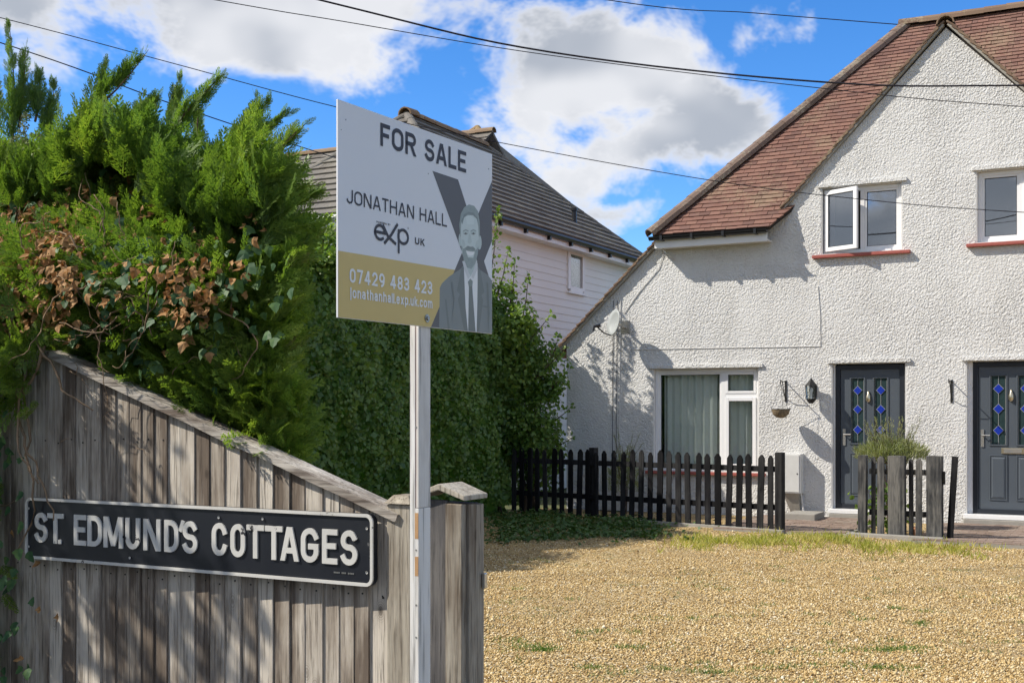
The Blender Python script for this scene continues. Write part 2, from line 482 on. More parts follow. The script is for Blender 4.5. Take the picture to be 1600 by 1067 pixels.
M['room'] = flat('room_interior', (0.10, 0.10, 0.10), 0.9)
M['curtain'] = flat('sage_curtain', (0.88, 0.88, 0.85), 0.95, 0.1, var=0.04)
M['door'] = flat('slate_grey_door', (0.075, 0.090, 0.108), 0.45, 0.4, var=0.08, scale=4, bump=0.0006, bscale=150)
M['door_dark'] = flat('door_frame_black', (0.018, 0.022, 0.030), 0.4, 0.4)
M['dglass'] = flat('leaded_door_glass', (0.028, 0.05, 0.052), 0.12, 0.6, var=0.4, scale=20)
M['blue'] = flat('blue_glass_diamond', (0.016, 0.040, 0.34), 0.12, 0.6, var=0.1)
M['lead'] = flat('lead_came', (0.30, 0.31, 0.31), 0.5, 0.4)
M['brass'] = flat('aged_brass', (0.62, 0.55, 0.40), 0.3, 0.5, metal=0.9)
M['chrome'] = flat('satin_metal', (0.6, 0.58, 0.54), 0.35, 0.5, metal=0.9)
M['fence'] = wood('weathered_fence_board', (0.145, 0.115, 0.090), (0.335, 0.290, 0.238), (0.56, 0.51, 0.435), 20)
M['fence_cap'] = wood('weathered_capping', (0.14, 0.11, 0.09), (0.33, 0.295, 0.255), (0.56, 0.52, 0.46), 26, along='x')
M['postw'] = wood('pale_oak_post', (0.17, 0.135, 0.10), (0.32, 0.285, 0.23), (0.48, 0.435, 0.355), 18)
M['postd'] = wood('dark_painted_post', (0.06, 0.055, 0.055), (0.10, 0.095, 0.095), (0.17, 0.16, 0.15), 18)
M['picket'] = wood('black_stained_picket', (0.006, 0.006, 0.007), (0.012, 0.012, 0.014), (0.032, 0.032, 0.033), 16)
M['picket_old'] = wood('faded_black_board', (0.022, 0.023, 0.025), (0.055, 0.056, 0.058), (0.16, 0.155, 0.145), 16)
M['sign_black'] = chipped('sign_black_enamel', (0.012, 0.014, 0.020), (0.10, 0.10, 0.10), -0.1, 0.35, 20, (0.03, 0.032, 0.036))
M['sign_white'] = chipped('sign_white_enamel', (0.62, 0.61, 0.57), (0.02, 0.02, 0.024), 0.28, 0.5, 26, (0.42, 0.41, 0.38))
M['bwhite'] = flat('board_print_white', (0.74, 0.75, 0.77), 0.45, 0.35, var=0.03, scale=3)
M['bgold'] = flat('board_print_gold', (0.62, 0.47, 0.17), 0.45, 0.35, var=0.05, scale=14)
M['bdark'] = flat('board_print_charcoal', (0.125, 0.120, 0.118), 0.45, 0.35, var=0.04, scale=14)
M['bink'] = flat('board_print_ink', (0.045, 0.040, 0.045), 0.45, 0.35, var=0.04)
M['bsuit'] = flat('board_print_suit', (0.235, 0.255, 0.243), 0.45, 0.35, var=0.10, scale=16)
M['bsuit2'] = flat('board_print_lapel', (0.185, 0.203, 0.19), 0.45, 0.35, var=0.06, scale=16)
M['bskin'] = flat('board_print_face', (0.58, 0.65, 0.62), 0.45, 0.35, var=0.10, scale=22)
M['bskin2'] = flat('board_print_face_tone', (0.50, 0.57, 0.54), 0.45, 0.35, var=0.08, scale=30)
M['bhair'] = flat('board_print_hair', (0.31, 0.36, 0.34), 0.45, 0.35, var=0.25, scale=60)
M['bskin3'] = flat('board_print_highlight', (0.63, 0.70, 0.67), 0.45, 0.35, var=0.06)
M['bhair2'] = flat('board_print_hair_dark', (0.24, 0.28, 0.26), 0.45, 0.35, var=0.25, scale=70)
M['bshade'] = flat('board_print_shirt_tone', (0.62, 0.64, 0.64), 0.45, 0.35, var=0.04)
M['bpaper'] = flat('board_print_pale', (0.80, 0.81, 0.80), 0.45, 0.35, var=0.02)
M['post_white'] = wood('white_painted_batten', (0.50, 0.47, 0.43), (0.66, 0.64, 0.60), (0.74, 0.73, 0.70), 10, bump=0.0012)
M['rust'] = flat('bare_batten_stain', (0.46, 0.27, 0.13), 0.8, var=0.3, scale=30)
M['groove'] = flat('batten_groove', (0.20, 0.055, 0.035), 0.8, var=0.3, scale=30)
M['steel'] = flat('zinc_bolt', (0.35, 0.35, 0.33), 0.4, 0.5, metal=0.8)
M['conifer'] = leaf('conifer_spray', [(0.070, 0.140, 0.036), (0.125, 0.210, 0.042), (0.185, 0.270, 0.050), (0.275, 0.345, 0.065)], 0.40)
M['conifer_stem'] = flat('conifer_stem', (0.12, 0.075, 0.05), 0.9, var=0.3, scale=20)
M['ivy'] = leaf('ivy_leaf', [(0.024, 0.068, 0.030), (0.042, 0.10, 0.040), (0.066, 0.135, 0.048), (0.10, 0.17, 0.042)], 0.15, 0.55, 0.22)
M['ivy_dead'] = leaf('dead_ivy_leaf', [(0.15, 0.075, 0.034), (0.31, 0.165, 0.062), (0.46, 0.28, 0.13), (0.37, 0.195, 0.072), (0.22, 0.105, 0.04)], 0.2, 0.7, 0.2, (1.2, 0.9, 0.6))
M['vine'] = flat('ivy_vine', (0.25, 0.175, 0.11), 0.9, var=0.35, scale=14, bump=0.003)
M['hedge'] = leaf('hedge_leaf', [(0.065, 0.140, 0.034), (0.100, 0.190, 0.042), (0.145, 0.235, 0.050), (0.21, 0.285, 0.058)], 0.38, 0.34, 0.5)
M['shrub'] = leaf('shrub_leaf', [(0.07, 0.14, 0.032), (0.115, 0.195, 0.04), (0.17, 0.25, 0.05), (0.23, 0.30, 0.065)], 0.38, 0.45)
M['twig'] = flat('twig', (0.09, 0.065, 0.045), 0.9, var=0.3)
M['herb'] = leaf('grey_green_herb', [(0.17, 0.20, 0.10), (0.25, 0.28, 0.14), (0.32, 0.34, 0.19), (0.32, 0.27, 0.16)], 0.3, 0.7)
M['grass'] = leaf('grass_blade', [(0.19, 0.22, 0.04), (0.32, 0.34, 0.07), (0.45, 0.41, 0.13), (0.50, 0.42, 0.22)], 0.35, 0.6)
M['weed'] = leaf('weed_blade', [(0.05, 0.12, 0.02), (0.09, 0.18, 0.03), (0.15, 0.23, 0.04)], 0.3, 0.6)
M['cover'] = leaf('ground_ivy', [(0.025, 0.070, 0.016), (0.045, 0.10, 0.022), (0.07, 0.13, 0.03), (0.16, 0.11, 0.05)], 0.2, 0.5)
M['gravel'] = gravelmat()
M['pebble'] = pebblemat()
M['soil'] = flat('soil_and_grass', (0.09, 0.10, 0.04), 0.95, var=0.4, scale=1.5, bump=0.03, bscale=8)
M['tarmac'] = flat('tarmac', (0.055, 0.055, 0.056), 0.9, var=0.25, scale=4, bump=0.004, bscale=120)
M['concrete'] = flat('concrete', (0.30, 0.285, 0.255), 0.9, var=0.25, scale=8, bump=0.004, bscale=60)
M['paver'] = tilemat('brick_paver', [(0.19, 0.14, 0.11), (0.25, 0.185, 0.15), (0.29, 0.225, 0.185)], (0.30, 0.27, 0.22), 0.6)
M['meter'] = flat('meter_box_plastic', (0.60, 0.60, 0.58), 0.55, 0.3, var=0.12, scale=8)
M['dish'] = flat('dish_grey', (0.34, 0.36, 0.355), 0.45, 0.35, var=0.06)
M['cable'] = flat('cable_black', (0.016, 0.014, 0.022), 0.6)
M['cable_w'] = flat('cable_white', (0.66, 0.65, 0.63), 0.6)
M['iron'] = flat('wrought_iron', (0.02, 0.02, 0.02), 0.55)
M['basket'] = flat('coir_basket', (0.22, 0.17, 0.11), 0.95, var=0.35, scale=30, bump=0.01)
M['pot'] = flat('terracotta', (0.45, 0.22, 0.13), 0.85, var=0.2)
M['bark'] = flat('bark', (0.13, 0.10, 0.07), 0.95, var=0.3, scale=9, bump=0.02, bscale=12)
# ================================================================== SETTING: ground, drive, pavement
def sheet(name, mat, O, u0, u1, v0, v1, z, parent=None):
    me = bpy.data.meshes.new(name)
    c = [toworld(O, u, v) for u, v in ((u0, v0), (u1, v0), (u1, v1), (u0, v1))]
    me.from_pydata([(x, y, z) for x, y in c], [], [(0, 1, 2, 3)])
    return link(name, me, parent, mat, None if parent else 'structure')

sheet('ground', M['soil'], H0, -400, 400, -400, 400, -0.03)
sheet('pavement', M['tarmac'], H0, -60, 60, -19.0, -14.55, -0.004)
sheet('road', M['tarmac'], H0, -200, 200, -26.0, -19.05, -0.022)

def lumps(x, y, a=0.012):
    return a * (np.sin(x * 2.1 + 1.3 * np.sin(y * 1.1)) * np.cos(y * 1.7 + 0.4) + 0.6 * np.sin(x * 5.3 + y * 3.1) + 0.5 * np.sin(y * 6.7 - x * 2.2))

gu, gv = np.meshgrid(np.linspace(-4.9, 12, 170), np.linspace(-14.5, -0.02, 150), indexing='ij')
gx = H0[0] + UX * gu + NX * gv
gy = H0[1] + UY * gu + NY * gv
gz = lumps(gx, gy) - 0.004
nu, nv = gu.shape
idx = np.arange(nu * nv).reshape(nu, nv)
gf = np.stack([idx[:-1, :-1], idx[1:, :-1], idx[1:, 1:], idx[:-1, 1:]], -1).reshape(-1, 4)
drive_me = npmesh('gravel_drive', np.stack([gx, gy, gz], -1).reshape(-1, 3), gf)
drive_me.polygons.foreach_set('use_smooth', [True] * len(drive_me.polygons))
link('gravel_drive', drive_me, None, M['gravel'], 'structure')

# brick paths in front of the two doors
def path(O_u0, O_u1, v0, v1):
    root = box('path', M['concrete'], None, O_u0, O_u1, v0, v1, -0.02, 0.028)
    root['kind'] = 'structure'
    root.location = (H0[0], H0[1], 0)
    root.rotation_euler = (0, 0, ROT)
    mb = MB()
    r = 0
    v = v0 + 0.006
    while v + 0.1 < v1:
        u = O_u0 + 0.004 + (0.1 if r % 2 else 0.0)
        while u + 0.2 < O_u1:
            h = 0.044 + random.uniform(-0.004, 0.004)
            mb.box(u, u + 0.197, v, v + 0.098, 0.02, h)
            u += 0.203
        v += 0.104
        r += 1
    mb.build('paver', M['paver'], root, kind='stuff')
    return root
path(-1.15, 0.62, -2.35, -0.05)
path(1.45, 5.2, -2.6, -0.05)

# ================================================================== THE COTTAGES
cot = thing('cottage', 'white roughcast semi-detached cottage with steep red tiled roof and front gable', 'house', (H0[0], H0[1], 0), ROT)
MU = 1.49                                             # the pair mirrors about this line
EAVE_Z, EAVE_V, RIDGE_Z, RIDGE_V = 4.33, -0.30, 8.10, 3.18
RIDGE_U, HIP_U = 0.41, -2.80
GP_Z, GB_U, GB_Z = 7.00, -0.96, 4.45                   # gable peak, gable foot
WL_U, WL_Z = -4.42, 2.70                               # left end of the wall, under the low catslide eave

def mir(p):
    return (2 * MU - p[0], p[1])

left = [(WL_U, 0.0), (WL_U, WL_Z), (-2.75, 4.27), (GB_U - 0.12, 4.27), (GB_U - 0.12, GB_Z - 0.1), (MU, GP_Z)]
outer = left + [mir(p) for p in reversed(left[:-1])]
ulw = (-0.262, 0.90, 3.90, 4.90)                       # u0,u1,z0,z1 openings
urw = (1.885, 3.05, 3.93, 4.95)
lww = (-2.915, -1.195, 0.66, 2.27)
ldo = (-0.115, 0.955, 0.10, 2.305)
rdo = (1.752, 2.95, 0.10, 2.305)
holes = [ulw, urw, lww, ldo, rdo]

def holed_wall(outer, holes, v0, v1):
    loops = [[(u, z) for u, z in outer]] + [[(a, c), (a, d), (b, d), (b, c)] for a, b, c, d in holes]
    tris = tessellate_polygon([[Vector((u, z, 0)) for u, z in lp_] for lp_ in loops])
    pts = [p for lp_ in loops for p in lp_]
    n = len(pts)
    mb = MB()
    vs = [(u, v0, z) for u, z in pts] + [(u, v1, z) for u, z in pts]
    fs = [tuple(t) for t in tris] + [tuple(i + n for i in reversed(t)) for t in tris]
    b = 0
    for lp_ in loops:
        k = len(lp_)
        fs += [(b + i, b + (i + 1) % k, b + (i + 1) % k + n, b + i + n) for i in range(k)]
        b += k
    return mb.add(vs, fs)

holed_wall(outer, holes, 0.0, 0.26).build('wall', M['render'], cot)
# other walls
box('wall', M['render'], cot, WL_U, WL_U + 0.25, 0.262, 6.3, 0, WL_Z - 0.1)
box('wall', M['render'], cot, 2 * MU - WL_U - 0.25, 2 * MU - WL_U, 0.262, 6.3, 0, WL_Z - 0.1)
box('wall', M['render'], cot, WL_U, 2 * MU - WL_U, 6.302, 6.5, 0, 2.6)
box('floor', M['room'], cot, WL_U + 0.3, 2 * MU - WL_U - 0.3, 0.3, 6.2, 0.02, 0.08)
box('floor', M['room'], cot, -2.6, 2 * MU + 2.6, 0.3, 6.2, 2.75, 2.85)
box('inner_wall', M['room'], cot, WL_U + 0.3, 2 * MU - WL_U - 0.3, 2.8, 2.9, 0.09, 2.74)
# rough band that sticks out over the openings
for (a, b, c, d), e in ((ulw, 0.02), (lww, 0.03), (ldo, 0.03), (rdo, 0.03), (urw, 0.02)):
    MB().prism([(a - 0.05, d - 0.002), (b + 0.06, d - 0.002), (b + 0.05, d + 0.05), (a - 0.04, d + 0.05)], -0.035, 0.02).build('drip_moulding', M['render'], cot)
# smooth painted reveals and plinth patch
def reveal(o, bottom=True):
    a, b, c, d = o
    t = 0.016
    mb = MB()
    mb.box(a, a + t, 0.004, 0.2, c, d)
    mb.box(b - t, b, 0.004, 0.2, c, d)
    mb.box(a + t, b - t, 0.004, 0.2, d - t, d - 0.001)
    if bottom:
        mb.box(a + t, b - t, 0.004, 0.2, c + 0.001, c + t)
    mb.build('reveal', M['smooth'], cot)
for o in holes:
    reveal(o, o not in (ldo, rdo))

# --- roof carcass: slabs under the tiles
def slab(parent, pts, t, mat, name='roof_deck'):
    """a flat polygon given by 3-D points, thickened downwards"""
    p = [Vector(q) for q in pts]
    n = (p[1] - p[0]).cross(p[2] - p[0]).normalized()
    if n.z < 0:
        n = -n
    return MB().hull([q - n * t for q in p], p).build(name, mat, parent)

roof = MB()
RU2, HU2 = 2 * MU - RIDGE_U, 2 * MU - HIP_U
REAR_V = 2 * RIDGE_V - EAVE_V
ridge_a, ridge_b = (RIDGE_U, RIDGE_V, RIDGE_Z), (RU2, RIDGE_V, RIDGE_Z)
fl, fr = (HIP_U, EAVE_V, EAVE_Z), (HU2, EAVE_V, EAVE_Z)
rl, rr = (HIP_U, REAR_V, EAVE_Z), (HU2, REAR_V, EAVE_Z)
def fslope(u, z):
    return (u, EAVE_V + (z - EAVE_Z) * (RIDGE_V - EAVE_V) / (RIDGE_Z - EAVE_Z), z)
gz_ = GP_Z
roof_root = slab(cot, [fl, fslope(GB_U, EAVE_Z), fslope(MU, gz_), fslope(MU, RIDGE_Z), ridge_a], 0.05, M['under'], 'roof')
slab(cot, [fslope(MU, gz_), fslope(2 * MU - GB_U, EAVE_Z), fr, ridge_b, fslope(MU, RIDGE_Z)], 0.05, M['under'])
slab(cot, [rl, rr, ridge_b, ridge_a], 0.05, M['tile'])
CS = [(HIP_U, 0.05, EAVE_Z), (HIP_U, REAR_V, EAVE_Z), (-4.66, REAR_V, 2.52), (-4.66, 0.05, 2.52)]
slab(cot, [fl, rl, ridge_a], 0.05, M['tile'])
slab(cot, CS, 0.05, M['tile'])
slab(cot, [fr, rr, ridge_b], 0.05, M['tile'])
slab(cot, [(2 * MU - x, y, z) for x, y, z in CS], 0.05, M['tile'])
GV = EAVE_V + (GP_Z + 0.06 - EAVE_Z) / ((RIDGE_Z - EAVE_Z) / (RIDGE_V - EAVE_V))
for sgn in (1, -1):
    q = [(MU, 0.05, GP_Z + 0.04), (MU, GV, GP_Z + 0.04), (GB_U - 0.06, EAVE_V + 0.42, GB_Z - 0.03), (GB_U - 0.06, 0.05, GB_Z - 0.03)]
    if sgn < 0:
        q = [(2 * MU - x, y, z) for x, y, z in q]
    slab(cot, q, 0.05, M['under'])

def clip(poly, tri):
    """clip a polygon by a convex one (both anticlockwise lists of (a,b))"""
    out = poly
    n = len(tri)
    for i in range(n):
        ax, ay = tri[i]
        bx, by = tri[(i + 1) % n]
        def side(p):
            return (bx - ax) * (p[1] - ay) - (by - ay) * (p[0] - ax)
        res = []
        for j in range(len(out)):
            p, q = out[j], out[(j + 1) % len(out)]
            sp, sq = side(p), side(q)
            if sp >= 0:
                res.append(p)
            if (sp >= 0) != (sq >= 0):
                t = sp / (sp - sq)
                res.append((p[0] + t * (q[0] - p[0]), p[1] + t * (q[1] - p[1])))
        out = res
        if len(out) < 3:
            return []
    return out

def area(p):
    return 0.5 * abs(sum(p[i][0] * p[(i + 1) % len(p)][1] - p[(i + 1) % len(p)][0] * p[i][1] for i in range(len(p))))

def tiled(parent, name, O, e1, e2, poly, tw, gauge, thick, mat, budget, key, lap=1.45, head=0.004, jit=1.0):
    """lay overlapping tiles over a flat convex polygon; the `budget` nearest are objects of their own"""
    e1, e2 = Vector(e1).normalized(), Vector(e2).normalized()
    nn = e1.cross(e2).normalized()
    if nn.z < 0:
        nn = -nn
    O = Vector(O)
    B = Matrix((e1, e2, nn)).transposed().to_4x4()
    amin, amax = min(p[0] for p in poly), max(p[0] for p in poly)
    bmax = max(p[1] for p in poly)
    tail = head + thick * 1.15
    tlen = gauge * lap
    def hgt(b):
        return tail + (head - tail) * b / gauge if b < gauge else head
    w = tw - 0.004
    full = [(0, 0), (w, 0), (w, tlen), (0, tlen)]
    def shape(p2):
        cx = w / 2
        mb = MB()
        lo = [(a, b, hgt(min(b, gauge)) - thick if b < gauge else head - 0.002) for a, b in p2]
        hi = [(a, b, hgt(min(b, gauge)) if b < gauge else head) for a, b in p2]
        return mb.hull(lo, hi)
    full_me = shape(full).mesh(name)
    full_me.materials.append(mat)
    todo = []
    r = 0
    b = -0.03
    while b < bmax:
        a = amin - tw + (tw / 2 if r % 2 else 0)
        while a < amax:
            rect = [(a, b), (a + w, b), (a + w, b + tlen), (a, b + tlen)]
            vis = clip([(a, b), (a + w, b), (a + w, b + gauge), (a, b + gauge)], poly)
            if vis and area(vis) > 0.06 * w * gauge:
                c = rect if area(vis) > 0.97 * w * gauge else clip(rect, [(p[0], p[1]) for p in poly])
                if len(c) >= 3:
                    todo.append((key(a, b), a, b, [(p[0] - a, p[1] - b) for p in c], c is rect))
            a += tw
        b += gauge
        r += 1
    todo.sort(key=lambda t: t[0])
    rest = MB()
    for i, (k, a, b, p2, whole) in enumerate(todo):
        T = Matrix.Translation(O + e1 * (a + random.uniform(-.003, .003) * jit) + e2 * (b + random.uniform(-.004, .004) * jit) + nn * random.uniform(0, .004) * jit) @ B @ \
            Matrix.Rotation(random.uniform(-.012, .012) * jit, 4, 'Z') @ Matrix.Rotation(random.uniform(-.012, .012) * jit, 4, 'Y')
        if i < budget:
            if whole:
                me = full_me
            else:
                me = shape(p2).mesh(name)
                me.materials.append(mat)
            o = link(name, me, parent)
            o.matrix_basis = T
        else:
            sh = shape(full if whole else p2)
            rest.add([T @ Vector(q) for q in sh.v], sh.f)
    if rest.v:
        rest.build(name, mat, parent, kind='stuff')

# front slope: left of the gable, and the strip that shows right of it
sl = Vector((0, RIDGE_V - EAVE_V, RIDGE_Z - EAVE_Z))
SL = sl.length
k = (RIDGE_Z - EAVE_Z) / SL
# valley: u where the gable's own roof meets this slope, at height z
def gu_at(z):
    return GB_U + (z - GB_Z) / (GP_Z - GB_Z) * (MU - GB_U)
bz = lambda z: (z - EAVE_Z) / k
polyL = [(HIP_U, 0), (gu_at(EAVE_Z) + 0.12, 0), (MU, bz(GP_Z) + 0.0), (MU, SL), (RIDGE_U, SL)]
tiled(cot, 'roof_tile', (0, EAVE_V, EAVE_Z), (1, 0, 0), sl, polyL, 0.168, 0.100, 0.019, M['tile'], 220, lambda a, b: b * 1.0 + 0.3 * abs(a + 1))
polyR = [(MU, bz(GP_Z)), (2 * MU - gu_at(EAVE_Z) - 0.25, 0), (HU2, 0), (RU2, SL), (MU, SL)]
tiled(cot, 'roof_tile', (0, EAVE_V, EAVE_Z), (1, 0, 0), sl, polyR, 0.168, 0.100, 0.019, M['tile'], 70, lambda a, b: abs(a - 2.4) + abs(b - 4.3))

# half-round hip, ridge and verge tiles, one by one
def capline(parent, name, a, b, r, step, mat, sink=0.35, n=7, lift=0.0):
    a, b = Vector(a), Vector(b)
    d = b - a
    L = d.length
    d.normalize()
    side = d.cross(Vector((0, 0, 1))).normalized()
    up = side.cross(d).normalized()
    if up.z < 0:
        up = -up
    cnt = max(1, int(L / step))
    st = L / cnt
    mb = MB()
    for e, rr_ in ((0.0, r), (st * 1.06, r * 0.93)):
        mb.v += [(math.cos(math.pi * i / (n - 1)) * rr_, e, math.sin(math.pi * i / (n - 1)) * rr_ - r * sink) for i in range(n)]
        mb.v += [(math.cos(math.pi * i / (n - 1)) * rr_ * 0.84, e, math.sin(math.pi * i / (n - 1)) * rr_ * 0.84 - r * sink) for i in range(n)]
    for i in range(n - 1):
        mb.f += [(i, i + 1, 2 * n + i + 1, 2 * n + i), (n + i + 1, n + i, 3 * n + i, 3 * n + i + 1), (i + 1, i, n + i, n + i + 1), (2 * n + i, 2 * n + i + 1, 3 * n + i + 1, 3 * n + i)]
    me = mb.mesh(name, recalc=True)
    me.materials.append(mat)
    B = Matrix((side, d, up)).transposed().to_4x4()
    for i in range(cnt):
        o = link(name, me, parent)
        o.matrix_basis = Matrix.Translation(a + d * st * i + up * (lift + random.uniform(0, .006))) @ B @ Matrix.Rotation(random.uniform(-.03, .03), 4, 'Y') @ Matrix.Rotation(random.uniform(-.014, .012), 4, 'Z')

capline(cot, 'hip_tile', (HIP_U - 0.03, EAVE_V - 0.03, EAVE_Z), ridge_a, 0.125, 0.29, M['hip'], 0.15)
capline(cot, 'hip_tile', (HU2 + 0.03, EAVE_V - 0.03, EAVE_Z), ridge_b, 0.125, 0.40, M['hip'], 0.15)
capline(cot, 'ridge_tile', (RIDGE_U - 0.1, RIDGE_V, RIDGE_Z + 0.02), (RU2 + 0.1, RIDGE_V, RIDGE_Z + 0.02), 0.13, 0.30, M['verge'], 0.2)
capline(cot, 'ridge_tile', (MU, -0.10, GP_Z + 0.07), (MU, GV + 0.1, GP_Z + 0.07), 0.125, 0.45, M['verge'], 0.3)

def verge(a, b, v0, v1, step=0.112, t=0.026):
    """tile ends down a raking edge, each a step proud of the next"""
    a, b = Vector((a[0], 0, a[1])), Vector((b[0], 0, b[1]))
    d = (b - a)
    L = d.length
    d.normalize()
    n = Vector((-d.z, 0, d.x))
    if n.z < 0:
        n = -n
    cnt = int(L / step)
    me = MB().box(-0.02, 0.155, v0, v1, 0, t).mesh('verge_tile', 0.003)
    me.materials.append(M['verge'])
    B = Matrix((d, Vector((0, 1, 0)), n)).transposed().to_4x4()
    for i in range(cnt):
        o = link('verge_tile', me, cot)
        o.matrix_basis = Matrix.Translation(a + d * (L * i / cnt) + n * 0.016 + Vector((0, random.uniform(-.008, .008), 0))) @ B @ Matrix.Rotation(R(10) + random.uniform(-.02, .02), 4, 'Y')
    # mortar bed under the tile ends
    MB().hull([a + Vector((0, v0 + 0.02, 0)) - n * 0.03, b + Vector((0, v0 + 0.02, 0)) - n * 0.03, b + Vector((0, v1, 0)) - n * 0.03, a + Vector((0, v1, 0)) - n * 0.03],
              [a + Vector((0, v0 + 0.02, 0)) + n * 0.002, b + Vector((0, v0 + 0.02, 0)) + n * 0.002, b + Vector((0, v1, 0)) + n * 0.002, a + Vector((0, v1, 0)) + n * 0.002]).build('verge_mortar', M['mortar'], cot)

verge((GB_U - 0.10, GB_Z - 0.06), (MU - 0.04, GP_Z + 0.05), -0.075, 0.20)
verge((2 * MU - GB_U + 0.10, GB_Z - 0.06), (MU + 0.04, GP_Z + 0.05), -0.075, 0.20)
verge((-4.66, 2.51), (HIP_U + 0.02, 4.30), -0.09, 0.20)
verge((2 * MU + 4.66, 2.51), (2 * MU - HIP_U - 0.02, 4.30), -0.09, 0.20)

# fascia and gutter along the left eave
for s0, s1 in ((HIP_U + 0.02, GB_U - 0.04), (2 * MU - GB_U + 0.04, HU2 - 0.02)):
    box('fascia', M['upvc'], cot, s0, s1, EAVE_V + 0.03, EAVE_V + 0.055, EAVE_Z - 0.20, EAVE_Z - 0.045)
    box('soffit', M['smooth'], cot, s0, s1, EAVE_V + 0.056, -0.001, EAVE_Z - 0.19, EAVE_Z - 0.165)
    g = MB()
    pr = [(math.cos(t) * 0.058, math.sin(t) * 0.058) for t in [math.pi + math.pi * i / 8 for i in range(9)]]
    pin = [(math.cos(t) * 0.052, math.sin(t) * 0.052) for t in [2 * math.pi - math.pi * i / 8 for i in range(9)]]
    ring = [(EAVE_V - 0.035 + y, EAVE_Z - 0.03 + z) for y, z in pr + pin]
    n = len(ring)
    g.v = [(s0 - 0.06, y, z) for y, z in ring] + [(s1 + 0.02, y, z) for y, z in ring]
    g.f = [(i, (i + 1) % n, (i + 1) % n + n, i + n) for i in range(n)] + [tuple(range(n)), tuple(range(2 * n - 1, n - 1, -1))]
    g.build('gutter', M['black'], cot)
    for i in range(4):
        x = s0 + 0.15 + i * (s1 - s0 - 0.3) / 3
        MB().box(x - 0.02, x + 0.02, EAVE_V - 0.10, EAVE_V + 0.029, EAVE_Z - 0.098, EAVE_Z - 0.086).box(x - 0.02, x + 0.02, EAVE_V - 0.103, EAVE_V - 0.0935, EAVE_Z - 0.098, EAVE_Z - 0.02).build('gutter_bracket', M['black'], cot)

# --- windows
def frame_mb(a, b, c, d, w, v0, v1):
    return MB().box(a, a + w, v0, v1, c, d).box(b - w, b, v0, v1, c, d).box(a + w, b - w, v0, v1, d - w, d).box(a + w, b - w, v0, v1, c, c + w)

def window(o, v=0.085):
    a, b, c, d = o
    a, b, c, d = a + 0.017, b - 0.017, c + 0.017, d - 0.017
    w = frame_mb(a, b, c, d, 0.055, v, v + 0.07).build('window', M['upvc'], cot, 0.006)
    return w, (a + 0.055, b - 0.055, c + 0.055, d - 0.055)

def sash(parent, a, b, c, d, v0, glass, w=0.05, name='sash', hinge=None, angle=0.0):
    f = frame_mb(a, b, c, d, w, v0, v0 + 0.045).build(name, M['upvc'], parent, 0.005)
    p = box('pane', glass, parent, a + w - 0.004, b - w + 0.004, v0 + 0.02, v0 + 0.028, c + w - 0.004, d - w + 0.004)
    g = frame_mb(a + w, b - w, c + w, d - w, 0.007, v0 + 0.008, v0 + 0.019).build('glazing_bead', M['black'], parent)
    if hinge is not None:
        T = Matrix.Translation((hinge, v0, 0)) @ Matrix.Rotation(angle, 4, 'Z') @ Matrix.Translation((-hinge, -v0, 0))
        for q in (f, p, g):
            q.matrix_basis = T
    return f

w1, (a, b, c, d) = window(ulw)
mid = (a + b) / 2
box('mullion', M['upvc'], w1, mid - 0.03, mid + 0.03, 0.086, 0.154, c, d, 0.004)
sash(w1, mid + 0.03, b, c, d, 0.095, M['glass'], 0.032)
sash(w1, a - 0.03, mid + 0.02, c - 0.02, d + 0.02, 0.038, M['glass'], 0.06, 'open_casement', a - 0.03, -R(24))
MB().prism([(a + 0.1, c - 0.052), (b - 0.1, c - 0.052), (b - 0.1, c - 0.03), (a + 0.1, c - 0.03)], 0.03, 0.083).build('drip_rail', M['upvc'], w1)
box('sill', M['sill'], w1, ulw[0] - 0.12, ulw[1] + 0.11, -0.075, 0.08, ulw[2] - 0.048, ulw[2] - 0.001, 0.008)
box('dark_room_backing', M['room'], cot, ulw[0], ulw[1], 0.9, 0.92, 2.9, 5.1)  # dark sheet whose colour stands for the dim room behind the panes

w2, (a, b, c, d) = window(urw)
mid = a + 0.51
box('mullion', M['upvc'], w2, mid - 0.03, mid + 0.03, 0.086, 0.154, c, d, 0.004)
sash(w2, a, mid - 0.03, c, d, 0.095, M['glass'], 0.032)
sash(w2, mid + 0.03, b, c, d, 0.06, M['glass'], 0.06)
box('sill', M['sill'], w2, urw[0] - 0.12, urw[1] + 0.11, -0.075, 0.08, urw[2] - 0.048, urw[2] - 0.001, 0.008)
box('dark_room_backing', M['room'], cot, urw[0], urw[1], 0.9, 0.92, 2.9, 5.1)  # same dark-toned stand-in for room gloom, right window

w3, (a, b, c, d) = window(lww)
mid = a + 1.06
box('mullion', M['upvc'], w3, mid - 0.035, mid + 0.035, 0.086, 0.154, c, d, 0.004)
tr = d - 0.36
sash(w3, a, mid - 0.035, c, d, 0.10, M['glass2'], 0.03)
box('transom', M['upvc'], w3, mid + 0.035, b, 0.087, 0.153, tr - 0.03, tr + 0.03, 0.004)
sash(w3, mid + 0.035, b, tr + 0.03, d, 0.08, M['glass2'], 0.04)
sash(w3, mid + 0.035, b, c, tr - 0.03, 0.07, M['glass2'], 0.055)
box('sill', M['sill'], w3, lww[0] - 0.10, lww[1] + 0.10, -0.075, 0.08, lww[2] - 0.048, lww[2] - 0.001, 0.008)

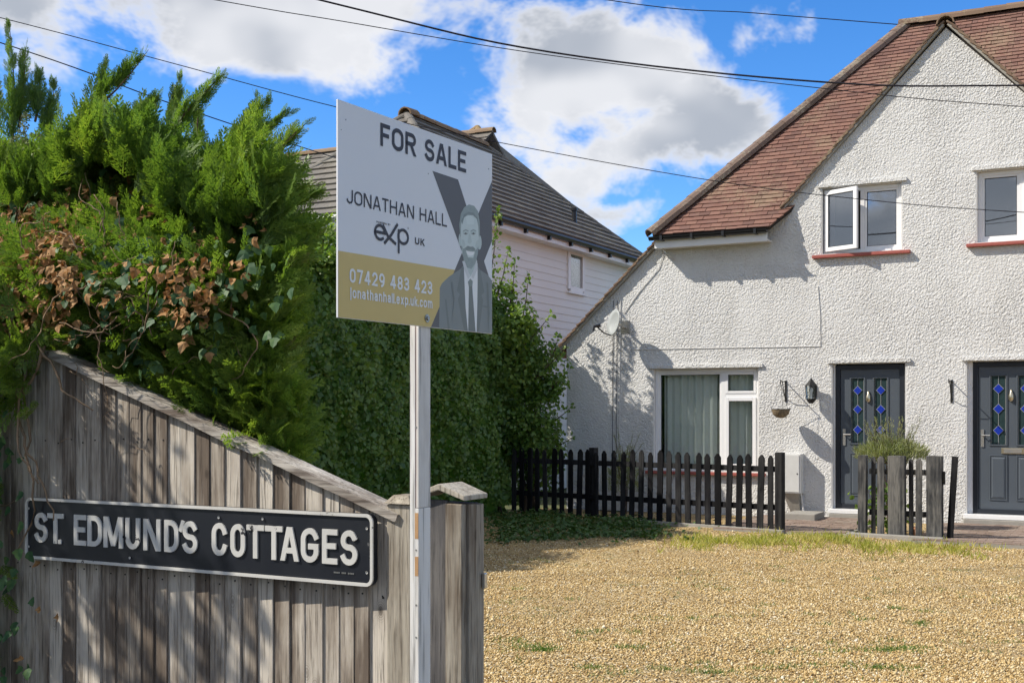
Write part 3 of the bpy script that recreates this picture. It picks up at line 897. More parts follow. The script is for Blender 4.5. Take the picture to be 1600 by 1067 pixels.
def curtain(a, b, c, d, v, amp=0.03, wl=0.13):
    n = 120
    us = np.linspace(a, b, n)
    vs = v + amp * np.sin(us * 2 * math.pi / wl + 1.2 * np.sin(us * 5)) + 0.4 * amp * np.sin(us * 31)
    V = np.concatenate([np.stack([us, vs, np.full(n, c)], -1), np.stack([us, vs, np.full(n, d)], -1)])
    Fc = np.stack([np.arange(n - 1), np.arange(1, n), np.arange(n + 1, 2 * n), np.arange(n, 2 * n - 1)], -1)
    me = npmesh('curtain', V, Fc)
    me.polygons.foreach_set('use_smooth', [True] * len(me.polygons))
    return me
for a_, b_ in ((lww[0] + 0.10, lww[0] + 0.98), (lww[0] + 1.0, lww[1] + 0.05)):
    cu = link('curtain', curtain(a_, b_, 0.7, 2.3, 0.235), None, M['curtain'])
    cu.location, cu.rotation_euler = (H0[0], H0[1], 0), (0, 0, ROT)
    tagthing(cu, 'pale sage curtain drawn behind the ' + ('large left pane' if a_ < -2.5 else 'narrow right panes') + ' of the lower window', 'curtain', 'curtains in the lower window')

# --- doors
def door(o, u0, u1, zt, zb):
    a, b, c, d = o
    dr = MB()
    v = 0.10
    root = frame_mb(u0 - 0.07, u1 + 0.07, zb - 0.04, zt + 0.05, 0.068, v - 0.02, v + 0.07).build('door', M['door_dark'], cot, 0.004)
    # white linings beside the dark frame, and the threshold
    MB().box(a + 0.017, u0 - 0.071, v - 0.01, v + 0.06, zb - 0.04, d - 0.018).box(u1 + 0.071, b - 0.017, v - 0.01, v + 0.06, zb - 0.04, d - 0.018).build('door_lining', M['upvc'], root)
    box('threshold', M['upvc'], root, a - 0.02, b + 0.03, -0.10, v + 0.05, zb - 0.10, zb - 0.041, 0.006)
    w, h = u1 - u0, zt - zb
    fx = lambda t: u0 + w * t
    fz = lambda t: zt - h * t
    px = [(0.175, 0.41), (0.565, 0.80)]
    # leaf with openings for the glass
    hl = [(fx(p), fx(q), fz(0.545), fz(0.07)) for p, q in px]
    holed_wall([(u0 + 0.003, zb + 0.003), (u0 + 0.003, zt - 0.003), (u1 - 0.003, zt - 0.003), (u1 - 0.003, zb + 0.003)], hl, v, v + 0.045).build('door_leaf', M['door'], root)
    for (p, q, z0, z1) in hl:
        g = box('leaded_pane', M['dglass'], root, p, q, v + 0.012, v + 0.02, z0, z1)
        frame_mb(p - 0.014, q + 0.014, z0 - 0.014, z1 + 0.014, 0.02, v - 0.012, v - 0.001).build('pane_bead', M['door'], root, 0.003)
        m = (p + q) / 2
        ld = MB()
        ld.box(m - 0.003, m + 0.003, v + 0.007, v + 0.0115, z0, z1)
        ld.box(p + 0.012, p + 0.017, v + 0.007, v + 0.0115, z0, z1)
        ld.box(q - 0.017, q - 0.012, v + 0.007, v + 0.0115, z0, z1)
        ld.build('lead_strip', M['lead'], root)
        for t in (0.19, 0.48, 0.79):
            zc = z1 - (z1 - z0) * t
            rw = (q - p) * 0.30
            MB().prism([(m - rw - 0.008, zc), (m, zc - rw * 1.05 - 0.008), (m + rw + 0.008, zc), (m, zc + rw * 1.05 + 0.008)], v + 0.004, v + 0.0065).build('lead_diamond', M['lead'], root)
            MB().prism([(m - rw, zc), (m, zc - rw * 1.05), (m + rw, zc), (m, zc + rw * 1.05)], v + 0.0005, v + 0.0035).build('blue_diamond', M['blue'], root)
    for p, q in px:
        z0, z1 = fz(0.925), fz(0.615)
        frame_mb(fx(p) - 0.012, fx(q) + 0.012, z0, z1, 0.016, v - 0.012, v - 0.001).build('panel_moulding', M['door'], root, 0.004)
        A = [(fx(p) + 0.006, z0 + 0.02), (fx(q) - 0.006, z0 + 0.02), (fx(q) - 0.006, z1 - 0.02), (fx(p) + 0.006, z1 - 0.02)]
        Bq = [(fx(p) + 0.035, z0 + 0.05), (fx(q) - 0.035, z0 + 0.05), (fx(q) - 0.035, z1 - 0.05), (fx(p) + 0.035, z1 - 0.05)]
        MB().hull([(x, v - 0.001, z) for x, z in A], [(x, v - 0.014, z) for x, z in Bq]).build('raised_panel', M['door'], root)
    m = (u0 + u1) / 2
    # letter plate, knocker, handle
    lb = box('letter_plate', M['brass'], root, m - 0.145, m + 0.145, v - 0.016, v - 0.001, fz(0.605), fz(0.565), 0.003)
    box('letter_flap', M['chrome'], lb, m - 0.115, m + 0.115, v - 0.021, v - 0.0165, fz(0.600), fz(0.571), 0.002)
    kn = MB().lathe([(0.0, 0.10), (0.012, 0.095), (0.02, 0.06), (0.034, 0.02), (0.036, -0.03), (0.024, -0.06), (0.0, -0.065)], 10, (m - 0.02, v - 0.012, fz(0.215)))
    kn.build('knocker', M['brass'], root, smooth=True)
    hd = MB().box(u0 + 0.035, u0 + 0.075, v - 0.012, v - 0.001, fz(0.56), fz(0.44))
    hd.tube([(u0 + 0.055, v - 0.012, fz(0.48)), (u0 + 0.055, v - 0.055, fz(0.48)), (u0 + 0.16, v - 0.055, fz(0.48))], 0.009, 8)
    hd.build('door_handle', M['chrome'], root)
    return root

door(ldo, 0.0, 0.845, 2.225, 0.205)
door(rdo, 1.905, 2.80, 2.235, 0.205)
box('door_step', M['concrete'], cot, 1.74, 2.97, -0.16, -0.001, 0.0, 0.10, 0.01)
box('door_step', M['concrete'], cot, -0.12, 0.96, -0.12, -0.001, 0.0, 0.10, 0.01)
# a low smooth plinth behind the step and the cable runs that belong to the wall
def wallwire(pts, r, mat, name='wall_cable', v=-0.009):
    MB().tube([(u, v if len(q) == 0 else q[0], z) for (u, z, *q) in pts], r, 5).build(name, mat, cot)
pa, pb, pc, pd = W(985, 546), W(1100, 543), W(1282, 541), W(1278, 447)
wallwire([(pa[0], pa[1]), (pb[0], pb[1] - 0.01), (pc[0], pc[1]), (pc[0] - 0.005, (pc[1] + pd[1]) / 2), (pd[0], pd[1])], 0.006, M['cable_w'], v=-0.006)
for px_, r_, m_ in ((957, 0.0045, 'cable'), (963, 0.004, 'cable'), (968, 0.006, 'cable_w')):
    q0, q1, q2, q3 = W(px_ + 2, 470), W(px_, 560), W(px_ + 1, 640), W(px_ + 0.5, 770)
    wallwire([q0, (q1[0] + 0.01, q1[1]), (q2[0] - 0.008, q2[1]), (q3[0], max(0.05, q3[1]))], r_, M[m_])
q0, q1, q2 = W(1042, 388), W(1100, 470), W(1040, 420)
wallwire([W(1037, 398), (W(1030, 420)[0], W(1030, 420)[1]), W(1000, 455), W(975, 490)], 0.006, M['cable_w'])

# bracket and insulator where the overhead line lands under the eave
hk = MB().tube([(-2.68, 0, 4.13), (-2.68, -0.14, 4.15), (-2.66, -0.20, 4.10), (-2.60, -0.20, 4.05), (-2.56, -0.16, 4.0)], 0.008, 6)
hk.tube([(-2.74, -0.01, 4.20), (-2.70, -0.12, 4.12), (-2.60, -0.10, 4.02), (-2.53, -0.03, 3.96)], 0.006, 6)
hk.build('line_hook', M['chrome'], cot)

# ================================================================== NEIGHBOUR'S HOUSE
nb = thing('house', 'white weatherboarded house with grey tiled hipped roof behind the hedge', 'house', (H0[0], H0[1], 0), ROT)
NE_Z, NR_Z = 5.13, 7.58
nuR, nuL = -6.30, -11.7
nuM = (nuR + nuL) / 2 - 0.15
vA, vB = 2.516, 5.695                                  # ridge ends
vN, vF = -0.33, 8.55                                   # near and far eaves
OV = 0.28
eR, eL = nuR, nuL
A_, B_ = (nuM, vA, NR_Z), (nuM, vB, NR_Z)
cNR, cNL, cFR, cFL = (eR, vN, NE_Z), (eL, vN, NE_Z), (eR, vF, NE_Z), (eL, vF, NE_Z)
slab(nb, [cNR, cFR, B_, A_], 0.06, M['under'], 'roof')
slab(nb, [cNL, cNR, A_], 0.06, M['under'])
slab(nb, [cNL, cFL, B_, A_], 0.06, M['gtile'])
slab(nb, [cFL, cFR, B_], 0.06, M['gtile'])
sR = Vector((nuM - eR, 0, NR_Z - NE_Z))
LR = sR.length
tiled(nb, 'roof_tile', (eR, 0, NE_Z), (0, 1, 0), sR, [(vN, 0), (vF, 0), (vB, LR), (vA, LR)], 0.30, 0.225, 0.040, M['gtile'], 250, lambda a, b: abs(a - 5.5) + abs(b - 1.5), 1.3, 0.004, 0.8)
sN = Vector((0, vA - vN, NR_Z - NE_Z))
LN = sN.length
tiled(nb, 'roof_tile', (0, vN, NE_Z), (1, 0, 0), sN, [(eL, 0), (eR, 0), (nuM, LN)], 0.30, 0.225, 0.040, M['gtile'], 40, lambda a, b: abs(a + 9.5) + abs(b - 1.5), 1.3, 0.004, 0.8)
for p, q in ((cNR, A_), (cNL, A_), (cFR, B_), (cFL, B_)):
    capline(nb, 'hip_tile', p, q, 0.10, 0.38, M['gtile'], 0.3)
capline(nb, 'ridge_tile', A_, B_, 0.13, 0.40, M['terra'], 0.2)
capline(nb, 'ridge_tile', (nuM, vA - 0.12, NR_Z), (nuM, vA + 0.24, NR_Z + 0.03), 0.16, 0.36, M['terra'], 0.2)
# walls: a core and weatherboards nailed over it, one board at a time
wi = 0.32
box('wall_core', M['white_board'], nb, eL + wi + 0.02, eR - wi - 0.02, vN + wi + 0.02, vF - wi - 0.02, 0, NE_Z - 0.15)
def boards(axis, pos, s0, s1, z0, z1, sgn, skip=None, pitch=0.152):
    z = z1 - pitch
    me = {}
    while z > z0:
        segs = [(s0, s1)]
        if skip and z + pitch > skip[2] and z < skip[3]:
            segs = [(s0, skip[0]), (skip[1], s1)]
        for a, b in segs:
            key = (round(a, 3), round(b, 3))
            if key not in me:
                prof = [(0.0, 0.0), (0.022, 0.0), (0.008, pitch + 0.02), (0.0, pitch + 0.02)]
                vs, n = [], 4
                for s in (a, b):
                    for t, h in prof:
                        vs.append((pos + sgn * t, s, h) if axis == 'v' else (s, pos + sgn * t, h))
                mb = MB().add(vs, [(0, 1, 2, 3), (7, 6, 5, 4), (0, 4, 5, 1), (1, 5, 6, 2), (2, 6, 7, 3), (3, 7, 4, 0)])
                me[key] = mb.mesh('weatherboard')
                me[key].materials.append(M['white_board'])
            o = link('weatherboard', me[key], nb)
            o.location.z = z
        z -= pitch
nwz = W(900, 395, 0)
# the small window in the side wall
def nwall(px, py):
    """photo pixel on the neighbour's side wall -> (v, z)"""
    u = eR - wi
    r = (px - CX) / FPX
    ox, oy = H0[0] + UX * u, H0[1] + UY * u
    v = (r * oy - ox) / (NX - r * NY)
    return v, CH + (HY - py) / FPX * (oy + NY * v)
nv0, nz1 = nwall(888, 392)
nv1, nz0 = nwall(910, 456)
boards('v', eR - wi - 0.018, vN + wi, vF - wi, 0.3, NE_Z - 0.16, 1, (nv0 - 0.06, nv1 + 0.06, nz0 - 0.05, nz1 + 0.06))
boards('u', vN + wi + 0.018, eL + wi, eR - wi, 0.3, NE_Z - 0.16, -1)
def vbox(mb, s0, s1, t0, t1, z0, z1):
    return mb.box(eR - wi + t0, eR - wi + t1, s0, s1, z0, z1)
nw = MB()
for s0, s1, z0, z1 in ((nv0 - 0.06, nv0 + 0.05, nz0, nz1), (nv1 - 0.05, nv1 + 0.06, nz0, nz1), (nv0 + 0.05, nv1 - 0.05, nz1 - 0.06, nz1 + 0.05), (nv0 + 0.05, nv1 - 0.05, nz0 - 0.05, nz0 + 0.06)):
    vbox(nw, s0, s1, -0.02, 0.035, z0, z1)
nwin = nw.build('window', M['upvc'], nb)
vbox(MB(), nv0 + 0.051, nv1 - 0.051, -0.01, 0.004, nz0 + 0.061, nz1 - 0.061).build('pane', M['glass'], nwin)
vbox(MB(), nv0 - 0.08, nv1 + 0.08, -0.01, 0.06, nz0 - 0.09, nz0 - 0.051).build('sill', M['upvc'], nwin)
box('corner_board', M['upvc'], nb, eR - wi - 0.05, eR - wi + 0.022, vN + wi - 0.03, vN + wi + 0.08, 0.2, NE_Z - 0.16)
# fascia, soffit, gutter
box('fascia', M['upvc'], nb, eR - 0.05, eR - 0.02, vN + 0.05, vF - 0.05, NE_Z - 0.22, NE_Z - 0.05)
box('soffit', M['upvc'], nb, eR - wi - 0.02, eR - 0.051, vN + 0.1, vF - 0.1, NE_Z - 0.21, NE_Z - 0.185)
MB().tube([(eR + 0.035, vN - 0.02, NE_Z - 0.07), (eR + 0.035, vF + 0.02, NE_Z - 0.07)], 0.06, 8).build('gutter', M['black'], nb)
for i in range(9):
    s = vN + 0.5 + i
    box('gutter_bracket', M['black'], nb, eR - 0.019, eR + 0.05, s - 0.03, s + 0.03, NE_Z - 0.19, NE_Z - 0.06)
box('fascia', M['upvc'], nb, eL + 0.05, eR - 0.05, vN + 0.02, vN + 0.05, NE_Z - 0.22, NE_Z - 0.05)
MB().tube([(eL, vN - 0.035, NE_Z - 0.07), (eR, vN - 0.035, NE_Z - 0.07)], 0.06, 8).build('gutter', M['dish'], nb)
# soil vent poking through the tiles
def on_slope(a, b, lift=0.0):
    n = Vector((sR.z, 0, -sR.x)).normalized()
    p = Vector((eR, a, NE_Z)) + sR.normalized() * b + (n if n.z > 0 else -n) * lift
    return p
vp = on_slope(5.75, 0.85)
ven = MB().lathe([(0.07, -0.1), (0.055, 0.05), (0.05, 0.26), (0.075, 0.262), (0.075, 0.32), (0.0, 0.33)], 12, tuple(vp))
ven.build('soil_vent', M['black'], nb, smooth=False)
# rear wing whose hipped end shows over the ridge
tw_ = Vector((nuM - 0.2, 8.3, 0))
def cpt(px, py, v):
    u, z = W(px, py, v)
    return (u, v, z)
ap = cpt(746, 199, 9.0)
slab(nb, [(ap[0] - 2.6, 6.2, 6.3), (ap[0] + 2.4, 6.6, 6.1), ap], 0.05, M['terra'])
slab(nb, [(ap[0] + 2.4, 6.6, 6.1), (ap[0] + 2.9, 11.5, 6.1), ap], 0.05, M['gtile'])
slab(nb, [(ap[0] + 2.9, 11.5, 6.1), (ap[0] - 2.9, 11.5, 6.1), ap], 0.05, M['gtile'])
slab(nb, [(ap[0] - 2.9, 11.5, 6.1), (ap[0] - 2.6, 6.2, 6.3), ap], 0.05, M['gtile'])
capline(nb, 'hip_tile', (ap[0] + 2.4, 6.6, 6.1), (ap[0], ap[1], ap[2] - 0.02), 0.11, 0.36, M['terra'], 0.3)
capline(nb, 'hip_tile', (ap[0] - 2.6, 6.2, 6.3), (ap[0], ap[1], ap[2] - 0.02), 0.11, 0.36, M['terra'], 0.3)
box('wall_core', M['white_board'], nb, ap[0] - 2.5, ap[0] + 2.3, vF - wi, 11.2, 0, 6.0)

# the next house along, only its roof slope seen between conifer and sale board
nb2 = thing('house', 'grey tiled roof with terracotta ridge left of the sale board above the conifer', 'house', (H0[0], H0[1], 0), ROT)
r0u, r1u, rv, rz, ev, ez = -18.5, -9.2, 6.2, None, 2.4, 5.1
rz = W(490, 241, rv)[1]
slab(nb2, [(r0u, ev, ez), (r1u, ev, ez), (r1u, rv, rz), (r0u, rv, rz)], 0.06, M['under'], 'roof')
slab(nb2, [(r0u, 2 * rv - ev, ez), (r1u, 2 * rv - ev, ez), (r1u, rv, rz), (r0u, rv, rz)], 0.06, M['gtile'])
s2 = Vector((0, rv - ev, rz - ez))
tiled(nb2, 'roof_tile', (0, ev, ez), (1, 0, 0), s2, [(r0u, 0), (r1u, 0), (r1u, s2.length), (r0u, s2.length)], 0.33, 0.28, 0.030, M['gtile'], 120, lambda a, b: abs(a + 14) - b, 1.25, 0.004, 0.8)
capline(nb2, 'ridge_tile', (r0u, rv, rz + 0.02), (r1u, rv, rz + 0.02), 0.12, 0.42, M['terra'], 0.25)
box('wall', M['white_board'], nb2, r0u + 0.2, r1u - 0.2, ev + 0.3, 2 * rv - ev - 0.3, 0, ez)
for uu in (r0u + 0.2, r1u - 0.4):
    MB().add([(uu, ev + 0.3, ez), (uu, 2 * rv - ev - 0.3, ez), (uu, rv, rz - 0.15), (uu + 0.2, ev + 0.3, ez), (uu + 0.2, 2 * rv - ev - 0.3, ez), (uu + 0.2, rv, rz - 0.15)],
             [(0, 1, 2), (5, 4, 3), (0, 3, 4, 1), (1, 4, 5, 2), (2, 5, 3, 0)]).build('gable_end', M['white_board'], nb2)
# ================================================================== LETTERING: a drawn stroke alphabet
def arc(cx, cy, rx, ry, a0, a1, n=10):
    return [(cx + rx * math.cos(R(a0 + (a1 - a0) * i / n)), cy + ry * math.sin(R(a0 + (a1 - a0) * i / n))) for i in range(n + 1)]

def ring_(y0, y1, sq=0.30):
    h = (y1 - y0)
    ry = h * sq
    return arc(.5, y1 - ry, .5, ry, 0, 180) + arc(.5, y0 + ry, .5, ry, 180, 360) + [(1, y1 - ry)]

# glyph: (relative width, [strokes])
GL = {
 'A': (.95, [('d', (0, 0), (.47, 1)), ('d', (1, 0), (.53, 1)), [(.2, .27), (.8, .27)]]),
 'B': (.85, [[(0, 0), (0, 1), (.6, 1)] + arc(.6, .76, .36, .24, 90, -90) + [(0, .52)], [(.6, .52)] + arc(.6, .26, .4, .26, 90, -90) + [(0, 0)]]),
 'C': (.85, [arc(.5, .7, .5, .3, 15, 180) + arc(.5, .3, .5, .3, 180, 345)]),
 'D': (.88, [[(0, 0), (0, 1), (.4, 1)] + arc(.4, .66, .6, .34, 90, 0) + arc(.4, .34, .6, .34, 0, -90) + [(0, 0)]]),
 'E': (.76, [[(1, 1), (0, 1), (0, 0), (1, 0)], [(0, .52), (.86, .52)]]),
 'F': (.74, [[(1, 1), (0, 1), (0, 0)], [(0, .50), (.86, .50)]]),
 'G': (.90, [arc(.5, .7, .5, .3, 20, 180) + arc(.5, .3, .5, .3, 180, 360) + [(1, .46), (.56, .46)]]),
 'H': (.90, [[(0, 0), (0, 1)], [(1, 0), (1, 1)], [(0, .52), (1, .52)]]),
 'J': (.72, [[(1, 1), (1, .3)] + arc(.5, .3, .5, .3, 0, -165)]),
 'K': (.88, [[(0, 0), (0, 1)], ('d', (.08, .40), (.94, 1)), ('d', (1, 0), (.36, .58))]),
 'L': (.72, [[(0, 1), (0, 0), (1, 0)]]),
 'M': (1.15, [[(0, 0), (0, 1)], [(1, 0), (1, 1)], ('d', (.5, .06), (.04, 1)), ('d', (.5, .06), (.96, 1))]),
 'N': (.92, [[(0, 0), (0, 1)], [(1, 0), (1, 1)], ('d', (.97, 0), (.03, 1))]),
 'O': (.92, [ring_(0, 1)]),
 'P': (.84, [[(0, 0), (0, 1), (.6, 1)] + arc(.6, .74, .4, .26, 90, -90) + [(0, .48)]]),
 'R': (.88, [[(0, 0), (0, 1), (.6, 1)] + arc(.6, .75, .38, .25, 90, -90) + [(0, .50)], ('d', (1, 0), (.5, .5))]),
 'S': (.82, [arc(.5, .74, .47, .26, 25, 180) + arc(.5, .72, .47, .21, 180, 262) + arc(.5, .29, .5, .22, 82, 0) + arc(.5, .27, .5, .27, 0, -158)]),
 'T': (.80, [[(0, 1), (1, 1)], [(.5, 1), (.5, 0)]]),
 'U': (.88, [[(0, 1), (0, .32)] + arc(.5, .32, .5, .32, 180, 360) + [(1, 1)]]),
 'W': (1.25, [('d', (.26, 0), (0, 1)), ('d', (.26, 0), (.5, 1)), ('d', (.74, 0), (.5, 1)), ('d', (.74, 0), (1, 1))]),
 'X': (.9, [('d', (1, 0), (0, 1)), ('d', (0, 0), (1, 1))]),
 'Y': (.9, [('d', (.5, .42), (0, 1)), ('d', (.5, .42), (1, 1)), [(.5, .5), (.5, 0)]]),
 "'": (.16, [[(.6, 1), (.3, .76)]]),
 '.': (.10, [[(.5, 0), (.5, .05)]]),
 ' ': (.42, []),
 '0': (.80, [ring_(0, 1)]),
 '2': (.80, [arc(.5, .7, .48, .3, 160, -25) + [(0, 0), (1, 0)]]),
 '3': (.80, [arc(.48, .75, .44, .25, 155, -90) + [(.34, .5)], [(.48, .5)] + arc(.48, .26, .5, .26, 90, -155)]),
 '4': (.86, [[(.72, 0), (.72, 1)], ('d', (.05, .25), (.66, 1)), [(0, .25), (1, .25)]]),
 '7': (.80, [[(0, 1), (1, 1)], ('d', (.35, 0), (.98, .97))]),
 '8': (.80, [arc(.5, .75, .43, .25, -90, 270, 18), arc(.5, .25, .5, .25, -90, 270, 18)]),
 '9': (.80, [arc(.5, .68, .5, .32, 0, 360, 18), [(1, .68), (1, .45)] + arc(.42, .42, .56, .42, 0, -85)]),
 'a': (.70, [arc(.48, .56, .44, .17, 150, 30) + [(.95, .5), (.95, 0)], [(.95, .42), (.45, .42)] + arc(.42, .21, .42, .21, 90, 330)]),
 'c': (.68, [arc(.5, .51, .5, .22, 25, 180) + arc(.5, .22, .5, .22, 180, 335)]),
 'e': (.72, [[(.04, .38), (.98, .38)] + arc(.5, .50, .5, .23, 0, 180) + arc(.5, .23, .5, .23, 180, 325)]),
 'h': (.72, [[(0, 0), (0, 1)], [(0, .48)] + arc(.5, .48, .5, .25, 175, 0) + [(1, 0)]]),
 'j': (.26, [[(.8, .72), (.8, -.10)] + arc(.2, -.10, .6, .16, 0, -80), [(.8, .93), (.8, .99)]]),
 'k': (.70, [[(0, 0), (0, 1)], ('d', (.08, .28), (.92, .74)), ('d', (1, 0), (.36, .44))]),
 'l': (.14, [[(.5, 0), (.5, 1)]]),
 'm': (1.10, [[(0, 0), (0, .73)], [(0, .5)] + arc(.25, .5, .25, .23, 175, 0) + [(.5, 0)], [(.5, .5)] + arc(.75, .5, .25, .23, 175, 0) + [(1, 0)]]),
 'n': (.72, [[(0, 0), (0, .73)], [(0, .48)] + arc(.5, .48, .5, .25, 175, 0) + [(1, 0)]]),
 'o': (.76, [ring_(0, .73)]),
 'p': (.74, [[(0, -.27), (0, .73)], arc(.5, .50, .5, .23, 180, 0) + arc(.5, .23, .5, .23, 0, -180) + [(0, .5)]]),
 't': (.46, [[(.42, .95), (.42, .18)] + arc(.72, .18, .30, .18, 180, 290), [(0, .71), (.95, .71)]]),
 'u': (.72, [[(0, .73), (0, .24)] + arc(.5, .24, .5, .24, 180, 355), [(1, .73), (1, 0)]]),
 'x': (.72, [('d', (1, 0), (0, .74)), ('d', (0, 0), (1, .74))]),
}

def ribbon(mb, pts, w, y0, y1):
    """a stroke of width w in the x-z plane, front at y0, back at y1"""
    P = [Vector((p[0], p[1])) for p in pts]
    Q = [P[0]]
    for p in P[1:]:
        if (p - Q[-1]).length > 1e-5:
            Q.append(p)
    closed = (Q[0] - Q[-1]).length < 1e-4 and len(Q) > 3
    if closed:
        Q.pop()
    n = len(Q)
    if n < 2:
        return
    if not closed:                                      # square ends
        Q[0] = Q[0] - (Q[1] - Q[0]).normalized() * w * .5
        Q[-1] = Q[-1] + (Q[-1] - Q[-2]).normalized() * w * .5
    lft, rgt = [], []
    for i in range(n):
        a = Q[(i - 1) % n] if (closed or i > 0) else None
        b = Q[(i + 1) % n] if (closed or i < n - 1) else None
        d1 = (Q[i] - a).normalized() if a is not None else None
        d2 = (b - Q[i]).normalized() if b is not None else None
        d1 = d1 if d1 is not None else d2
        d2 = d2 if d2 is not None else d1
        n1, n2 = Vector((-d1.y, d1.x)), Vector((-d2.y, d2.x))
        m = n1 + n2
        if m.length < 0.3:
            m = n1
            k = 1.0
        else:
            m.normalize()
            k = min(1.0 / max(m.dot(n1), 0.45), 2.0)
        lft.append(Q[i] + m * w / 2 * k)
        rgt.append(Q[i] - m * w / 2 * k)
    vs = [(p.x, y0, p.y) for p in lft] + [(p.x, y0, p.y) for p in rgt] + [(p.x, y1, p.y) for p in lft] + [(p.x, y1, p.y) for p in rgt]
    fs = []
    for i in range(n if closed else n - 1):
        j = (i + 1) % n
        fs += [(i, j, n + j, n + i), (2 * n + j, 2 * n + i, 3 * n + i, 3 * n + j), (j, i, 2 * n + i, 2 * n + j), (n + i, n + j, 3 * n + j, 3 * n + i)]
    if not closed:
        fs += [(0, n, 3 * n, 2 * n), (n - 1, 3 * n - 1, 4 * n - 1, 2 * n - 1)]
    mb.add(vs, fs)

def glyph(mb, ch, x0, x1, zb, cap, sw, y0, y1):
    w, strokes = GL[ch]
    iw, ih = (x1 - x0) - sw, cap - sw
    for i, st in enumerate(strokes):
        if st[0] == 'd':                                # a slanting stroke with level cut ends
            (ax_, az_), (bx_, bz_) = st[1], st[2]
            pa_, pb_ = (x0 + sw / 2 + ax_ * iw, zb + az_ * cap), (x0 + sw / 2 + bx_ * iw, zb + bz_ * cap)
            hw = min(sw / 2 * math.hypot(pb_[0] - pa_[0], pb_[1] - pa_[1]) / max(abs(pb_[1] - pa_[1]), 1e-6), sw * .72)
            yy = y0 - 0.00002 * i
            q = [(pa_[0] - hw, pa_[1]), (pa_[0] + hw, pa_[1]), (pb_[0] + hw, pb_[1]), (pb_[0] - hw, pb_[1])]
            mb.add([(a, yy, b) for a, b in q] + [(a, y1, b) for a, b in q], [(0, 1, 2, 3), (7, 6, 5, 4), (0, 4, 5, 1), (1, 5, 6, 2), (2, 6, 7, 3), (3, 7, 4, 0)])
            continue
        if ch == '.':
            pts = [((x0 + x1) / 2, zb + sw * .5), ((x0 + x1) / 2, zb + sw * .55)]
        elif ch in "l'":
            pts = [((x0 + x1) / 2 + (p[0] - .5) * (x1 - x0) * (0 if ch != "'" else 1), zb + sw / 2 + p[1] * ih) for p in st]
        else:
            pts = [(x0 + sw / 2 + p[0] * iw, zb + sw / 2 + p[1] * ih) for p in st]
        ribbon(mb, pts, sw, y0 - 0.00002 * i, y1)

def write(parent, name, text, x0, x1, zb, cap, sw, y0, y1, mat, gap=0.2):
    ws = [GL[c][0] for c in text]
    tot_ = sum(ws) + gap * (len(text) - 1)
    k = (x1 - x0) / tot_
    mb = MB()
    x = x0
    for c, w in zip(text, ws):
        if c != ' ':
            glyph(mb, c, x, x + w * k, zb, cap, sw, y0, y1)
        else:                                           # each word is a part of its own
            mb.build(name, mat, parent, recalc=False)
            mb = MB()
        x += (w + gap) * k
    return mb.build(name, mat, parent, recalc=False)

# ================================================================== CLOSE-BOARDED FENCE
fen = thing('wooden_fence', 'weathered close-boarded timber fence with sloping top behind the street nameplate', 'fence', (F0[0], F0[1], 0), ROT)
capL, capR = FW(95, 548), FW(625, 800)
def ftop(x):
    if x < capL[0]:
        return capL[1] - 0.03
    return capL[1] - 0.03 + (capR[1] - capL[1]) * (x - capL[0]) / (capR[0] - capL[0])
NAIL = MB().tube([(0, -0.0015, 0), (0, 0.004, 0)], 0.0032, 6).mesh('nail')
NAIL.materials.append(M['iron'])
x = -3.6
i = 0
while x < -0.075:
    w = random.uniform(0.062, 0.078)
    x1 = min(x + w, -0.072)
    xa, xb = x - 0.004, x1 + 0.006
    dj = random.uniform(-0.003, 0.003)
    za, zb_ = ftop(xa), ftop(xb)
    bot = random.uniform(0.03, 0.05)
    yf0, yf1 = -0.011 + dj, -0.0175 + dj
    MB().add([(xa, yf0, bot), (xb, yf1, bot), (xb, 0.0, bot), (xa, 0.002, bot), (xa, yf0, za), (xb, yf1, zb_), (xb, 0.0, zb_), (xa, 0.002, za)],
             [(0, 3, 2, 1), (4, 5, 6, 7), (0, 1, 5, 4), (1, 2, 6, 5), (2, 3, 7, 6), (3, 0, 4, 7)]).build('board', M['fence'], fen, 0.0015)
    for zn in (0.39, 0.985) + ((1.485,) if min(za, zb_) > 1.6 else ()):
        nl = link('nail', NAIL, fen)
        nl.location = (xb - 0.022 + random.uniform(-.006, .006), (yf0 + yf1) / 2 - 0.0025, zn + random.uniform(-.012, .012))
    x = x1
    i += 1
def capbar(x0, z0, x1, z1, t=0.027, y0=-0.046, y1=0.060):
    n = 14
    pts_lo, pts_hi = [], []
    d = Vector((x1 - x0, z1 - z0)).normalized()
    nx, nz = -d.y, d.x
    mb = MB()
    for i in range(n + 1):
        f = i / n
        cx_, cz_ = x0 + (x1 - x0) * f, z0 + (z1 - z0) * f
        j = random.uniform(-.0025, .0025)
        mb.v += [(cx_, y0 + random.uniform(0, .004), cz_ + j), (cx_, y1, cz_ + j), (cx_ + nx * t, y1, cz_ + nz * t), (cx_ + nx * t * 1.1, (y0 + y1) / 2, cz_ + nz * t * 1.25), (cx_ + nx * t, y0 + random.uniform(0, .006), cz_ + nz * t + j)]
    for i in range(n):
        for k_ in range(5):
            mb.f.append((i * 5 + k_, i * 5 + (k_ + 1) % 5, i * 5 + 5 + (k_ + 1) % 5, i * 5 + 5 + k_))
    mb.f += [(0, 1, 2, 3, 4), tuple(n * 5 + q for q in (4, 3, 2, 1, 0))]
    o = mb.build('capping_rail', M['fence_cap'], fen)
    return o
capbar(capL[0] - 0.02, capL[1] - 0.03, capR[0] + 0.01, capR[1] - 0.03)
capbar(-3.6, capL[1] - 0.03, capL[0] - 0.03, capL[1] - 0.03)
for zr in (0.35, 0.95):
    box('rail', M['fence'], fen, -3.6, -0.09, 0.004, 0.05, zr, zr + 0.075)
